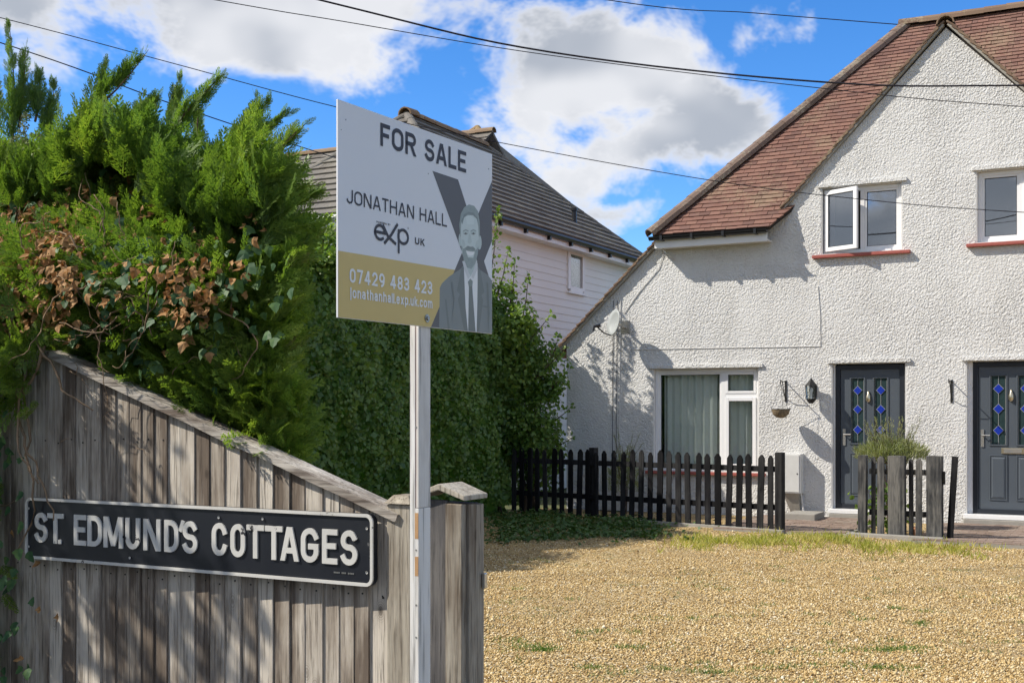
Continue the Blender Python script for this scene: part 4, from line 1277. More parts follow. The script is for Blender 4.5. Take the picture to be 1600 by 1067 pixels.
box('rail', M['fence'], fen, -3.6, -1.3, 0.004, 0.05, 1.45, 1.52)
# end post with a weathered cap
box('end_post', M['postw'], fen, -0.068, 0.024, -0.034, 0.07, 0.0, 1.292, 0.004)
MB().hull([(-0.076, -0.045, 1.294), (0.032, -0.045, 1.294), (0.032, 0.08, 1.294), (-0.076, 0.08, 1.294)], [(-0.052, -0.02, 1.322), (0.008, -0.02, 1.322), (0.008, 0.056, 1.322), (-0.052, 0.056, 1.322)]).build('post_cap', M['postw'], fen, 0.004)

gp = thing('gate_pillar', 'square timber gate pillar with ridged cap at the fence end by the gravel', 'gate post', (F0[0], F0[1], 0), ROT)
gx0, gx1 = 0.062, 0.222
box('core', M['postd'], gp, gx0, gx1 - 0.012, -0.012, 0.090, 0.0, 1.30)
box('board', M['postd'], gp, gx0 - 0.002, gx0 + 0.098, -0.030, -0.0125, 0.02, 1.312, 0.002, label='dark grey painted board of the pillar')
box('board', M['postw'], gp, gx0 + 0.101, gx1 + 0.002, -0.042, -0.0125, 0.02, 1.302, 0.003)
box('board', M['postw'], gp, gx1 - 0.0115, gx1 + 0.012, -0.0122, 0.038, 0.02, 1.30, 0.003)
box('board', M['postw'], gp, gx1 - 0.0115, gx1 + 0.009, 0.041, 0.092, 0.02, 1.296, 0.003)
box('hinge_pin', M['chrome'], gp, gx1 + 0.0125, gx1 + 0.024, 0.07, 0.088, 1.02, 1.07, 0.003)
mx_ = (gx0 + gx1) / 2
MB().prism([(gx0 - 0.015, 1.316), (gx0 - 0.015, 1.330), (mx_, 1.366), (gx1 + 0.018, 1.330), (gx1 + 0.018, 1.314), (mx_, 1.346)], -0.052, 0.100).build('ridged_cap', M['postw'], gp, 0.003)

# ================================================================== STREET NAMEPLATE
sg = thing('street_nameplate', 'black street nameplate with raised white lettering and border on the timber fence', 'sign', (F0[0], F0[1], 0), ROT)
SV = -0.055
def SP(px, py):
    return FW(px, py, SV)
sx0, sx1 = SP(41, 800)[0], SP(584, 850)[0]
sz0, sz1 = 1.018, 1.258
def rrect(x0, x1, z0, z1, r, n=6):
    out = []
    for cx_, cz_, a in ((x1 - r, z1 - r, 0), (x0 + r, z1 - r, 90), (x0 + r, z0 + r, 180), (x1 - r, z0 + r, 270)):
        out += [(cx_ + r * math.cos(R(a + 90 * i / n)), cz_ + r * math.sin(R(a + 90 * i / n))) for i in range(n + 1)]
    return out
MB().prism(rrect(sx0, sx1, sz0, sz1, 0.028), SV, SV + 0.022).build('plate', M['sign_black'], sg)
o_, i_ = rrect(sx0, sx1, sz0, sz1, 0.028), rrect(sx0 + 0.0105, sx1 - 0.0105, sz0 + 0.0105, sz1 - 0.0105, 0.019)
n = len(o_)
bd = MB()
bd.v = [(x, SV - 0.007, z) for x, z in o_] + [(x, SV - 0.007, z) for x, z in i_] + [(x, SV + 0.001, z) for x, z in o_] + [(x, SV + 0.001, z) for x, z in i_]
for i in range(n):
    j = (i + 1) % n
    bd.f += [(i, j, n + j, n + i), (i, 2 * n + i, 2 * n + j, j), (n + i, n + j, 3 * n + j, 3 * n + i)]
bd.build('border', M['sign_white'], sg)
LETTERS = [('S', 112, 152), ('T', 153, 203), ('.', 187, 196), ('E', 237, 275), ('D', 280, 325), ('M', 331, 391), ('U', 400, 445), ('N', 457, 510), ('D', 523, 567),
           ("'", 569, 588), ('S', 580, 627), ('C', 673, 720), ('O', 732, 778), ('T', 783, 838), ('T', 842, 896), ('A', 890, 948), ('G', 955, 1010), ('E', 1022, 1070), ('S', 1080, 1133)]
for ch, a, b in LETTERS:
    xa, xb = SP(a / 2.025, 850)[0], SP(b / 2.025, 850)[0]
    mb = MB()
    glyph(mb, ch, xa, xb, sz0 + 0.066, 0.117, 0.0190 if ch not in "'." else 0.0155, SV - 0.006, SV + 0.002)
    mb.build('letter', M['sign_white'], sg, recalc=False)
tx0, tx1 = SP(522, 890)[0], SP(554, 890)[0]
mk = MB()
for i in range(13):
    if i not in (4, 8):
        xx_ = tx0 + (tx1 - tx0) * i / 13
        mk.box(xx_, xx_ + (tx1 - tx0) / 13 * .7, SV - 0.002, SV + 0.001, sz0 + 0.036, sz0 + 0.041)
mk.build('maker_tablet', M['steel'], sg)
for fx_, fz_ in ((.012, .86), (.012, .16), (.985, .84), (.985, .16), (.60, .88), (.72, .9), (.34, .1)):
    sc_ = MB().lathe([(0.0, 0.0), (0.0045, 0.001), (0.005, 0.003)], 8)
    o = sc_.build('screw', M['sign_white'], sg)
    o.location = (sx0 + (sx1 - sx0) * fx_, SV - 0.003, sz0 + 0.012 + (sz1 - sz0 - 0.024) * fz_)
    o.rotation_euler = (R(90), 0, 0)

# ================================================================== FOR SALE BOARD
BL, BR = (-272 / FPX * 3.31, 3.31), (-31 / FPX * 4.02, 4.02)
bang = math.atan2(BR[1] - BL[1], BR[0] - BL[0])
sale = thing('for_sale_board', 'white and gold estate agent board on a tall white batten post', 'sign', (BL[0], BL[1], 0), bang)
bc, bs = math.cos(bang), math.sin(bang)
def BP(px, py):
    """photo pixel -> (x,z) on the board's face"""
    r = (px - CX) / FPX
    s = (r * BL[1] - BL[0]) / (bc - r * bs)
    return s, CH + (HY - py) / FPX * (BL[1] + bs * s)
def C1(x, y):
    """point of the enlarged board study -> board face"""
    return BP(500 + x / 2.667, 130 + y / 2.667)
BWD = math.hypot(BR[0] - BL[0], BR[1] - BL[1])
BZ0, BZ1 = 1.861, 2.471
box('panel', M['bwhite'], sale, 0, BWD, 0.0, 0.006, BZ0, BZ1, 0.0008)
LAY = [0]
def printed(name, pts, mat, label=None, raw=False):
    """a flat printed shape, a hair proud of the one below"""
    LAY[0] += 1
    P = [p if raw else C1(*p) for p in pts]
    P = [(min(max(px_, 0.0012), BWD - 0.0012), min(max(pz_, BZ0 + 0.0012), BZ1 - 0.0012)) for px_, pz_ in P]
    me = bpy.data.meshes.new(name)
    y = -0.0002 - 0.00003 * LAY[0]
    tris = tessellate_polygon([[Vector((a, b, 0)) for a, b in P]])
    me.from_pydata([(a, y, b) for a, b in P], [], [tuple(t) for t in tris])
    return link(name, me, sale, mat, label=label)
def ell(cx_, cy_, rx, ry, a0=0, a1=360, n=22):
    return [(cx_ + rx * math.cos(R(a0 + (a1 - a0) * i / n)), cy_ + ry * math.sin(R(a0 + (a1 - a0) * i / n))) for i in range(n)]
printed('gold_band', [(70, 697), (578, 781), (470, 1030), (60, 1030)], M['bgold'], 'gold band across the bottom of the board')
printed('charcoal_cross', [(468, 366), (575, 402), (726, 848), (726, 1075), (716, 1075)], M['bdark'])
printed('charcoal_cross', [(730, 412), (730, 661), (572, 1025), (462, 1040)], M['bdark'])
printed('suit', [(496, 1040), (499, 852), (508, 834), (535, 808), (588, 772), (602, 752), (652, 752), (664, 776), (700, 800), (730, 826), (730, 1075)], M['bsuit'], 'printed dark suit of the smiling man')
printed('shirt', [(592, 742), (598, 760), (600, 860), (613, 1045), (652, 1045), (657, 860), (656, 752), (650, 735)], M['bpaper'])
printed('lapel', [(588, 772), (599, 765), (606, 930), (616, 1048), (600, 1048), (574, 900), (582, 880), (570, 865)], M['bsuit2'])
printed('lapel', [(657, 765), (668, 778), (684, 870), (672, 885), (680, 905), (662, 1048), (654, 1048)], M['bsuit2'])
printed('lapel', [(520, 900), (526, 900), (540, 1040), (532, 1040)], M['bsuit2'])
printed('tie', [(616, 828), (626, 814), (636, 826), (634, 850), (648, 1048), (617, 1046), (619, 900), (620, 850)], M['bsuit2'])
printed('neck', [(600, 700), (652, 700), (652, 752), (627, 806), (602, 752)], M['bskin2'])
printed('ear', ell(586, 652, 9, 28), M['bskin2'])
printed('ear', ell(664, 664, 9, 30), M['bskin2'])
printed('hair', [(583, 640), (580, 590), (586, 545), (600, 518), (620, 506), (642, 512), (658, 535), (665, 580), (665, 640)], M['bhair'])
printed('face', [(586, 640), (587, 590), (594, 556), (610, 542), (636, 544), (652, 562), (659, 600), (661, 650), (656, 705), (646, 748), (630, 772), (614, 766), (600, 740), (590, 700)], M['bskin'])
printed('beard', [(589, 672), (596, 690), (604, 686), (614, 678), (626, 682), (640, 684), (648, 696), (660, 680), (657, 712), (646, 752), (630, 775), (612, 768), (598, 738)], M['bhair'])
printed('beard_gap', [(607, 700), (645, 704), (638, 728), (616, 726)], M['bskin'])
printed('smile', [(608, 698), (626, 702), (644, 703), (637, 717), (624, 720), (613, 714)], M['bpaper'])
printed('cheek', [(589, 650), (600, 655), (606, 676), (598, 688), (590, 672)], M['bskin2'])
printed('cheek', [(660, 650), (650, 660), (646, 680), (652, 692), (660, 676)], M['bskin2'])
printed('forehead_light', [(606, 556), (628, 552), (642, 566), (640, 590), (612, 588)], M['bskin3'])
printed('fringe', [(588, 575), (598, 548), (618, 536), (640, 541), (655, 560), (660, 590), (652, 566), (636, 551), (614, 550), (600, 560), (592, 590)], M['bhair2'])
printed('moustache', [(604, 688), (616, 679), (626, 682), (636, 681), (648, 692), (640, 698), (626, 695), (612, 696)], M['bhair2'])
printed('collar', [(592, 744), (602, 742), (625, 806), (616, 816), (600, 775)], M['bshade'])
printed('collar', [(654, 740), (650, 740), (630, 806), (638, 816), (655, 775)], M['bshade'])
printed('tie_knot', [(616, 827), (626, 815), (636, 826), (633, 846), (620, 847)], M['bhair2'])
printed('suit_fold', [(545, 830), (552, 826), (560, 900), (548, 1000), (556, 905)], M['bsuit2'])
printed('suit_fold', [(694, 830), (700, 834), (706, 960), (700, 1040), (698, 950)], M['bsuit2'])
printed('pocket', [(672, 925), (706, 931), (706, 937), (672, 931)], M['bsuit2'])
for ex in (606, 638):
    printed('eye_socket', ell(ex, 624, 12, 9), M['bskin2'])
    printed('eyebrow', [(ex - 12, 616), (ex, 609), (ex + 12, 615), (ex + 12, 619), (ex, 614), (ex - 12, 620)], M['bhair'])
    printed('eye', [(ex - 9, 628), (ex, 622), (ex + 9, 628), (ex, 632)], M['bhair2'])
    printed('pupil', ell(ex, 627, 3, 3.4), M['bdark'])
printed('nose', [(620, 628), (625, 628), (632, 664), (622, 670), (614, 664)], M['bskin2'])

def bwrite(name, text, p0, p1, cap_px, sw, mat, gap=0.2, dz=0.0):
    a, b = C1(*p0), C1(*p1)
    LAY[0] += 1
    y = -0.0002 - 0.00003 * LAY[0]
    zb = (a[1] + b[1]) / 2 + dz
    return write(sale, name, text, a[0], b[0], zb, cap_px, sw, y, y + 0.00015, mat, gap)
capz = lambda p, q: abs(C1(*p)[1] - C1(*q)[1])
bwrite('lettering_for_sale', 'FOR SALE', (251, 262), (608, 374), capz((251, 166), (251, 262)), 0.0122, M['bink'], 0.16)
bwrite('lettering_name', 'JONATHAN HALL', (110, 503), (528, 597), capz((126, 444), (126, 503)), 0.0054, M['bink'], 0.18)
bwrite('lettering_powered', 'POWERED BY', (234, 584), (293, 592), 0.0052, 0.0010, M['bink'], 0.25)
bwrite('lettering_uk', 'UK', (395, 672), (435, 679), capz((395, 643), (395, 672)), 0.0046, M['bink'], 0.28)
# the agency logotype
lg = MB()
LAY[0] += 1
yl = -0.0002 - 0.00003 * LAY[0]
def lx(x, y):
    return C1(x, y)
e0, e1 = C1(225, 650), C1(272, 658)
xh = capz((245, 588), (245, 655))
ecx, ecz, erx, erz = (e0[0] + e1[0]) / 2, C1(248, 622)[1], (e1[0] - e0[0]) / 2 - 0.004, xh / 2 - 0.003
ribbon(lg, [(ecx - erx, ecz)] + [(ecx + erx, ecz)] + [(ecx + erx * math.cos(R(t)), ecz + erz * math.sin(R(t))) for t in range(0, 320, 14)], 0.0088, yl, yl + 0.00015)
ribbon(lg, [C1(263, 596), C1(283, 640), C1(312, 668)], 0.0095, yl - 0.00002, yl + 0.00015)
ribbon(lg, [C1(320, 592), C1(296, 632), C1(270, 664)], 0.0095, yl - 0.00004, yl + 0.00015)
p0, p1 = C1(322, 640), C1(369, 648)
pcx, pcz, prx, prz = (p0[0] + p1[0]) / 2, C1(346, 641)[1], (p1[0] - p0[0]) / 2 - 0.004, xh / 2 - 0.003
ribbon(lg, [(pcx + prx * math.cos(R(t)), pcz + prz * math.sin(R(t))) for t in range(0, 361, 15)], 0.0088, yl - 0.00006, yl + 0.00015)
ribbon(lg, [(C1(327, 640)[0], C1(327, 615)[1]), (C1(327, 640)[0], C1(327, 704)[1])], 0.0088, yl - 0.00008, yl + 0.00015)
lg.build('logotype', M['bink'], sale, recalc=False)
rg = MB()
rc = C1(366, 605)
ribbon(rg, [(rc[0] + 0.0028 * math.cos(R(t)), rc[1] + 0.0028 * math.sin(R(t))) for t in range(0, 361, 30)], 0.0007, yl, yl + 0.00015)
rg.build('registered_mark', M['bink'], sale, recalc=False)
bwrite('lettering_phone', '07429 483 423', (122, 833), (467, 879), capz((135, 775), (135, 834)), 0.0072, M['bpaper'], 0.2)
bwrite('lettering_web', 'jonathanhall.exp.uk.com', (124, 902), (467, 932), capz((130, 858), (130, 902)), 0.0050, M['bpaper'], 0.2)
# fixings
for cx_, cy_, r_ in ((107, 153, 0.0022), (88, 195, 0.0016), (451, 378, 0.0022), (702, 358, 0.0022)):
    p = C1(cx_, cy_)
    o = MB().lathe([(0.0, 0.0012), (r_, 0.001), (r_, -0.006)], 8).build('nail', M['steel'], sale)
    o.location, o.rotation_euler = (p[0], 0.0, p[1]), (R(90), 0, 0)
p = C1(445, 980)
o = MB().lathe([(0.0, 0.008), (0.006, 0.008), (0.0065, 0.003), (0.0066, 0.0029), (0.0125, 0.0029), (0.013, -0.01)], 14).build('bolt', M['steel'], sale)
o.location, o.rotation_euler = (p[0], 0.0, p[1]), (R(90), 0, 0)
# the post: two battens with a dark gap between them, faces square to the board
pc_ = BP(657.0, 560)[0]
pp = MB()
px0, px1 = pc_, pc_ + 0.064
box('post', M['post_white'], sale, px0, px1, 0.0200, 0.0400, 0.0, BZ1 - 0.02, 0.002)
box('post', M['post_white'], sale, px0, px1, 0.0065, 0.0165, 1.30, BZ1 - 0.05, 0.002)
box('post', M['post_white'], sale, px0, px1, 0.0065, 0.0198, 0.0, 1.299, 0.002)
box('post_groove', M['groove'], sale, px0 + 0.002, px1 - 0.002, 0.0166, 0.0199, 1.30, BZ1 - 0.05)
for za, zb_ in ((1.205, 1.285), (1.09, 1.15)):
    box('bare_patch', M['rust'], sale, px0 - 0.0006, px0 - 0.00002, 0.008, 0.021, za, zb_)
for zz in (1.17, 1.0, 0.9, 1.55):
    o = MB().lathe([(0.0, 0.001), (0.003, 0.001), (0.003, -0.004)], 7).build('screw', M['steel'], sale)
    o.location, o.rotation_euler = (px0 - 0.0002, 0.016, zz), (0, R(-90), 0)
# ================================================================== THINGS ON THE COTTAGE WALL
def hthing(name, label, cat, group=None):
    return thing(name, label, cat, (H0[0], H0[1], 0), ROT, group)

# satellite dish
du, dz = W(975, 515)
dish = hthing('satellite_dish', 'grey satellite dish on the left part of the white wall', 'satellite dish')
db = MB()
n = 22
rings = []
c0 = Vector((W(962, 505, -0.34)[0], -0.34, W(962, 505, -0.34)[1]))
axis = Vector((-0.60, -0.78, 0.20)).normalized()      # the dish looks left and outwards
e1 = axis.cross(Vector((0, 0, 1))).normalized()
e2 = e1.cross(axis).normalized()
for off in (0.0, -0.012):
    for k_, rr_ in enumerate((0.0001, 0.09, 0.17, 0.235)):
        for t in range(n):
            a = 2 * math.pi * t / n
            rings.append(c0 + (e1 * math.cos(a) * rr_ * 0.78 + e2 * math.sin(a) * rr_ * 0.92) + axis * (rr_ * rr_ * 0.9 + off))
db.v = [tuple(p) for p in rings]
for off in (0, 4):
    for k_ in range(3):
        for t in range(n):
            db.f.append(((off + k_) * n + t, (off + k_) * n + (t + 1) % n, (off + k_ + 1) * n + (t + 1) % n, (off + k_ + 1) * n + t))
for t in range(n):
    db.f.append((3 * n + t, 3 * n + (t + 1) % n, 7 * n + (t + 1) % n, 7 * n + t))
db.build('reflector', M['dish'], dish, smooth=True)
lo = c0 - e2 * 0.21 + axis * 0.05
lnb = c0 - e2 * 0.12 + axis * 0.34
MB().tube([lo, lo + axis * 0.12 + e2 * 0.01, lnb], 0.011, 6).build('feed_arm', M['black'], dish)
MB().tube([lnb + axis * 0.03 - e2 * 0.02, lnb - axis * 0.07 + e2 * 0.02], [0.02, 0.03], 8).tube([lnb + axis * 0.02, lnb + axis * 0.03 - e2 * 0.09], 0.018, 6).build('receiver_head', M['black'], dish)
MB().tube([c0 - axis * 0.01, c0 - axis * 0.08, (du + 0.02, -0.10, c0.z - 0.05), (du + 0.02, -0.006, c0.z - 0.05)], 0.018, 8).box(du - 0.06, du + 0.10, -0.008, -0.001, c0.z - 0.14, c0.z + 0.06).build('wall_mount', M['chrome'], dish)

# lantern beside the left door
lu, lz = W(1271, 612)
lan = hthing('wall_lantern', 'black glazed wall lantern left of the left front door', 'lantern')
lv = -0.14
def hexa(r, z):
    return [(lu + r * math.cos(R(30 + 60 * i)), lv + r * math.sin(R(30 + 60 * i)), z) for i in range(6)]
MB().hull(hexa(0.072, lz - 0.12), hexa(0.085, lz - 0.105)).hull(hexa(0.030, lz - 0.175), hexa(0.072, lz - 0.121)).build('base', M['iron'], lan)
MB().hull(hexa(0.098, lz + 0.085), hexa(0.03, lz + 0.165)).hull(hexa(0.028, lz + 0.166), hexa(0.008, lz + 0.20)).build('hood', M['iron'], lan)
for i in range(6):
    a = R(30 + 60 * i)
    MB().tube([(lu + 0.075 * math.cos(a), lv + 0.075 * math.sin(a), lz - 0.105), (lu + 0.085 * math.cos(a), lv + 0.085 * math.sin(a), lz + 0.085)], 0.0065, 5).build('glazing_bar', M['iron'], lan)
MB().hull(hexa(0.068, lz - 0.104), hexa(0.078, lz + 0.084)).build('glass', M['glass2'], lan)
MB().lathe([(0.018, -0.1), (0.018, -0.02), (0.03, 0.02), (0.02, 0.06), (0.0, 0.07)], 10, (lu, lv, lz)).build('bulb', M['bpaper'], lan, smooth=True)
MB().tube([(lu, lv, lz + 0.10), (lu, -0.02, lz + 0.03)], 0.012, 6).box(lu - 0.045, lu + 0.045, -0.02, -0.002, lz - 0.08, lz + 0.10).build('wall_bracket', M['iron'], lan)

# hanging basket brackets and the basket
def bracket(u, z, label):
    b = hthing('basket_bracket', label, 'bracket', 'iron basket brackets on the wall')
    mb = MB().box(u - 0.015, u + 0.015, -0.012, -0.001, z - 0.17, z + 0.15)
    mb.build('back_bar', M['iron'], b)
    MB().tube([(u, -0.012, z + 0.13), (u, -0.27, z + 0.13), (u, -0.30, z + 0.15), (u, -0.31, z + 0.12), (u, -0.29, z + 0.10)], 0.008, 6).build('arm', M['iron'], b)
    MB().tube([(u, -0.012, z - 0.12), (u, -0.09, z - 0.06), (u, -0.20, z + 0.122)], 0.006, 6).build('brace', M['iron'], b)
    return b
bu, bz_ = W(1228, 610)
bracket(bu, bz_, 'black iron bracket holding the hanging basket beside the lantern')
bu2, bz2 = W(1487, 610)
bracket(bu2, bz2, 'empty black iron bracket between the two front doors')
hb = hthing('hanging_basket', 'small empty coir hanging basket under the iron bracket', 'hanging basket')
hz = W(1217, 640, -0.29)[1]
MB().lathe([(0.0, -0.125), (0.06, -0.115), (0.115, -0.07), (0.14, 0.0), (0.14, 0.012), (0.125, 0.012), (0.10, -0.02), (0.0, -0.04)], 16, (bu, -0.29, hz)).build('coir_bowl', M['basket'], hb, smooth=True)
rim = MB().tube([(bu + 0.143 * math.cos(t), -0.29 + 0.143 * math.sin(t), hz + 0.008) for t in np.linspace(0, 2 * math.pi, 17)], 0.005, 5)
rim.build('rim', M['iron'], hb)
for i in range(3):
    a = R(90 + 120 * i)
    MB().tube([(bu + 0.14 * math.cos(a), -0.29 + 0.14 * math.sin(a), hz + 0.01), (bu, -0.29, bz_ + 0.10)], 0.0028, 4).build('chain', M['iron'], hb)

# meter cabinet with its sloping hood and duct below
mu0, mz1 = W(1225, 708)
mu1, mz0 = W(1258, 770)
met = hthing('meter_box', 'pale grey utility meter box on the wall behind the picket fence end', 'meter box')
box('cabinet', M['meter'], met, mu0, mu1 - 0.02, -0.19, -0.001, mz0, mz1, 0.008)
box('cabinet_door', M['meter'], met, mu0 + 0.02, mu1 - 0.04, -0.199, -0.1905, mz0 + 0.02, mz1 - 0.02, 0.004)
box('lock', M['black'], met, mu1 - 0.075, mu1 - 0.06, -0.203, -0.1992, (mz0 + mz1) / 2 - 0.01, (mz0 + mz1) / 2 + 0.01)
MB().hull([(mu0 + 0.12, -0.05, 0.08), (mu1 - 0.06, -0.05, 0.08), (mu1 - 0.06, -0.001, 0.08), (mu0 + 0.12, -0.001, 0.08)],
          [(mu0 + 0.02, -0.15, mz0 - 0.002), (mu1 - 0.06, -0.15, mz0 - 0.002), (mu1 - 0.06, -0.001, mz0 - 0.002), (mu0 + 0.02, -0.001, mz0 - 0.002)]).build('duct', M['mortar'], met)
MB().tube([(mu1 - 0.05, -0.06, mz0 - 0.002), (mu1 - 0.02, -0.06, 0.2), (mu1 + 0.0, -0.06, 0.06)], 0.014, 7).build('pipe', M['cable_w'], met)
st = hthing('concrete_block', 'low weathered concrete block on the brick path below the meter box', 'concrete block')
box('block', M['concrete'], st, -0.62, -0.18, -0.72, -0.14, 0.03, 0.13, 0.012)

# ================================================================== PICKET FENCES
def ground_at(px, py):
    Y = FPX * CH / (py - HY)
    return (px - CX) / FPX * Y, Y
PL, PR = ground_at(800, 803), ground_at(1223, 834)
pang = math.atan2(PR[1] - PL[1], PR[0] - PL[0])
PLN = math.hypot(PR[0] - PL[0], PR[1] - PL[1])
pf = thing('picket_fence', 'black painted picket fence in front of the lower window', 'fence', (PL[0], PL[1], 0), pang)
def picket(w, h, t=0.02, name='picket', y=0.0, mat='picket', point=0.05):
    me = MB().prism([(-w / 2, 0.05), (w / 2, 0.05), (w / 2, h - point), (0.012, h), (-0.012, h), (-w / 2, h - point)], y - t, y).mesh(name, 0.003)
    me.materials.append(M[mat])
    return me
pms = [picket(0.088, 1.03), picket(0.084, 1.015), picket(0.091, 1.04)]
np_ = int(PLN / 0.158)
for i in range(np_):
    xx = 0.05 + i * (PLN - 0.22) / (np_ - 1)
    o = link('picket', pms[i % 3], pf)
    o.location = (xx, -0.001, random.uniform(-.012, .012))
    o.rotation_euler = (random.uniform(-.015, .015), random.gauss(0, .016), random.uniform(-.05, .05))
    o.scale = (random.uniform(.9, 1.06), 1, random.uniform(.985, 1.01))
for zr in (0.30, 0.80):
    box('rail', M['picket'], pf, 0.0, PLN - 0.11, 0.0015, 0.04, zr, zr + 0.075, 0.004)
for xp in (1.45, PLN - 0.105):
    box('fence_post', M['picket'], pf, xp, xp + 0.10, -0.02 if xp > 2 else 0.041, 0.08 if xp > 2 else 0.14, 0.0, 1.06, 0.006)
box('gravel_board', M['concrete'], pf, 1.7, PLN + 0.02, -0.05, 0.03, 0.0, 0.055, 0.006)

GA, GB = ground_at(1341, 838), ground_at(1476, 846)
gang = math.atan2(GB[1] - GA[1], GB[0] - GA[0])
gf_ = thing('picket_fence', 'short faded black fence of mixed boards round the grey-green bush', 'fence', (GA[0], GA[1], 0), gang)
GLN = math.hypot(GB[0] - GA[0], GB[1] - GA[1])
def gxp(px):
    r = (px - CX) / FPX
    return (r * GA[1] - GA[0]) / (math.cos(gang) - r * math.sin(gang))
for a, b, top, yo, nm in ((1341.6, 1354, 1.04, 0.0, 'fence_post'), (1360, 1366.6, 1.02, 0.05, 'picket'), (1371, 1382, 1.03, 0.0, 'picket'), (1389, 1415, 1.04, 0.0, 'fence_post'),
                          (1419, 1426, 1.0, 0.05, 'picket'), (1431, 1441, 1.01, 0.0, 'picket'), (1448.6, 1473, 1.05, 0.0, 'fence_post')):
    xa, xb = gxp(a), gxp(b)
    pt = 0.004 if nm == 'fence_post' else 0.03
    m_ = (xa + xb) / 2
    o = MB().prism([(xa, 0.02), (xb, 0.02), (xb, top - pt), (m_ + 0.015, top), (m_ - 0.015, top), (xa, top - pt)], yo - (0.045 if nm == 'fence_post' else 0.022), yo + (0.05 if nm == 'fence_post' else 0.0)).build(nm, M['picket_old'], gf_, 0.004)
    o.rotation_euler = (random.uniform(-.01, .01), random.uniform(-.008, .008), 0)
for zr in (0.28, 0.80):
    box('rail', M['picket_old'], gf_, gxp(1356), gxp(1447), 0.0515, 0.085, zr, zr + 0.07, 0.004)
lb_ = box('leaning_board', M['picket'], gf_, 0, 0.075, 0.02, 0.045, 0.02, 1.05, 0.004)
lb_.location = (gxp(1478), 0, 0)
lb_.rotation_euler = (0, R(3.5), 0)
box('hinge', M['iron'], gf_, gxp(1473.5), gxp(1477), -0.03, 0.01, 0.70, 0.86, 0.003)
kb = box('kerb', M['concrete'], None, gxp(1328), gxp(1478), -0.16, -0.06, -0.02, 0.06, 0.012)
kb['kind'] = 'structure'
kb.location, kb.rotation_euler = (GA[0], GA[1], 0), (0, 0, gang)
p_ = ground_at(1434, 842)
tp = thing('plant_pot', 'broken terracotta pot at the foot of the short faded fence', 'pot', (p_[0] - 0.02, p_[1] - 0.02, 0.0), 0)
MB().lathe([(0.0, 0.02), (0.04, 0.02), (0.055, 0.13), (0.062, 0.13), (0.062, 0.155), (0.052, 0.155), (0.04, 0.06), (0.0, 0.05)], 14).build('bowl', M['pot'], tp, smooth=False)

# ================================================================== OVERHEAD WIRES
def wire(pts, r, label, mat='cable'):
    """pts: (photo x, photo y, distance in metres) that the wire hangs through"""
    P = [Vector(((px - CX) / FPX * Y, Y, CH + (HY - py) / FPX * Y)) for px, py, Y in pts]
    # smooth through the points
    out = []
    for i in range(len(P) - 1):
        p0, p1, p2, p3 = P[max(i - 1, 0)], P[i], P[i + 1], P[min(i + 2, len(P) - 1)]
        for k_ in range(8):
            t = k_ / 8
            out.append(0.5 * ((2 * p1) + (p2 - p0) * t + (2 * p0 - 5 * p1 + 4 * p2 - p3) * t * t + (3 * p1 - p0 - 3 * p2 + p3) * t ** 3))
    out.append(P[-1])
    o = MB().tube(out, r, 5).build('overhead_wire', M[mat], None)
    tagthing(o, label, 'wire', 'overhead wires')
    return o
wire([(-500, -250, 11.0), (497, 0, 11.6), (860, 82, 11.9), (1290, 129, 12.3), (1600, 134, 12.6), (2300, 125, 13.2)], 0.010, 'thickest black overhead wire crossing the gable near its peak')
wire([(-500, -150, 11.2), (334, 0, 11.7), (530, 33, 11.8), (860, 87, 12.0), (1290, 139, 12.4), (1600, 167, 12.7), (2300, 205, 13.3)], 0.0048, 'thin overhead wire just below the thickest one')
wire([(300, -110, 24.0), (945, 0, 22.0), (1180, 21, 21.4), (1418, 40, 20.7)], 0.009, 'black overhead wire at the top ending at the cottage ridge')
wire([(-600, -120, 12.5), (0, 28, 13.0), (265, 98, 13.3), (527, 168, 13.6), (775, 222, 13.9), (1110, 282, 14.3), (1350, 312, 14.6), (1600, 332, 14.9), (2300, 370, 15.5)], 0.0052, 'long thin wire passing behind the sale board and across the upper windows')
wire([(-500, -90, 14.5), (40, 80, 15.2), (255, 158, 15.6), (455, 225, 17.5), (640, 283, 21.5)], 0.008, 'thin wire dipping behind the conifer tips to the grey tiled roof')
# ================================================================== A HOUSE ACROSS THE ROAD (seen mirrored in the upper panes)
opp = thing('house', 'brick house across the road, mirrored in the upper window panes', 'house', (H0[0], H0[1], 0), ROT)
ob0, ob1, ov0, ov1 = -9.0, 7.0, -38.0, -30.0
box('wall', M['paver'], opp, ob0, ob1, ov0, ov1, 0, 5.2)
slab(opp, [(ob0 - .3, ov1 + .3, 5.1), (ob1 + .3, ov1 + .3, 5.1), (ob1 - 3, -34, 8.6), (ob0 + 3, -34, 8.6)], .1, M['gtile'], 'roof')
slab(opp, [(ob0 - .3, ov0 - .3, 5.1), (ob1 + .3, ov0 - .3, 5.1), (ob1 - 3, -34, 8.6), (ob0 + 3, -34, 8.6)], .1, M['gtile'])
slab(opp, [(ob0 - .3, ov0 - .3, 5.1), (ob0 - .3, ov1 + .3, 5.1), (ob0 + 3, -34, 8.6)], .1, M['gtile'])
slab(opp, [(ob1 + .3, ov0 - .3, 5.1), (ob1 + .3, ov1 + .3, 5.1), (ob1 - 3, -34, 8.6)], .1, M['gtile'])
for wx in (-7, -3.5, 1.5, 5):
    for wz in (.9, 3.5):
        wf = frame_mb(wx - .6, wx + .6, wz, wz + 1.2, .07, ov1 + .002, ov1 + .05).build('window', M['upvc'], opp)
        box('pane', M['glass'], wf, wx - .53, wx + .53, ov1 + .01, ov1 + .02, wz + .07, wz + 1.13)

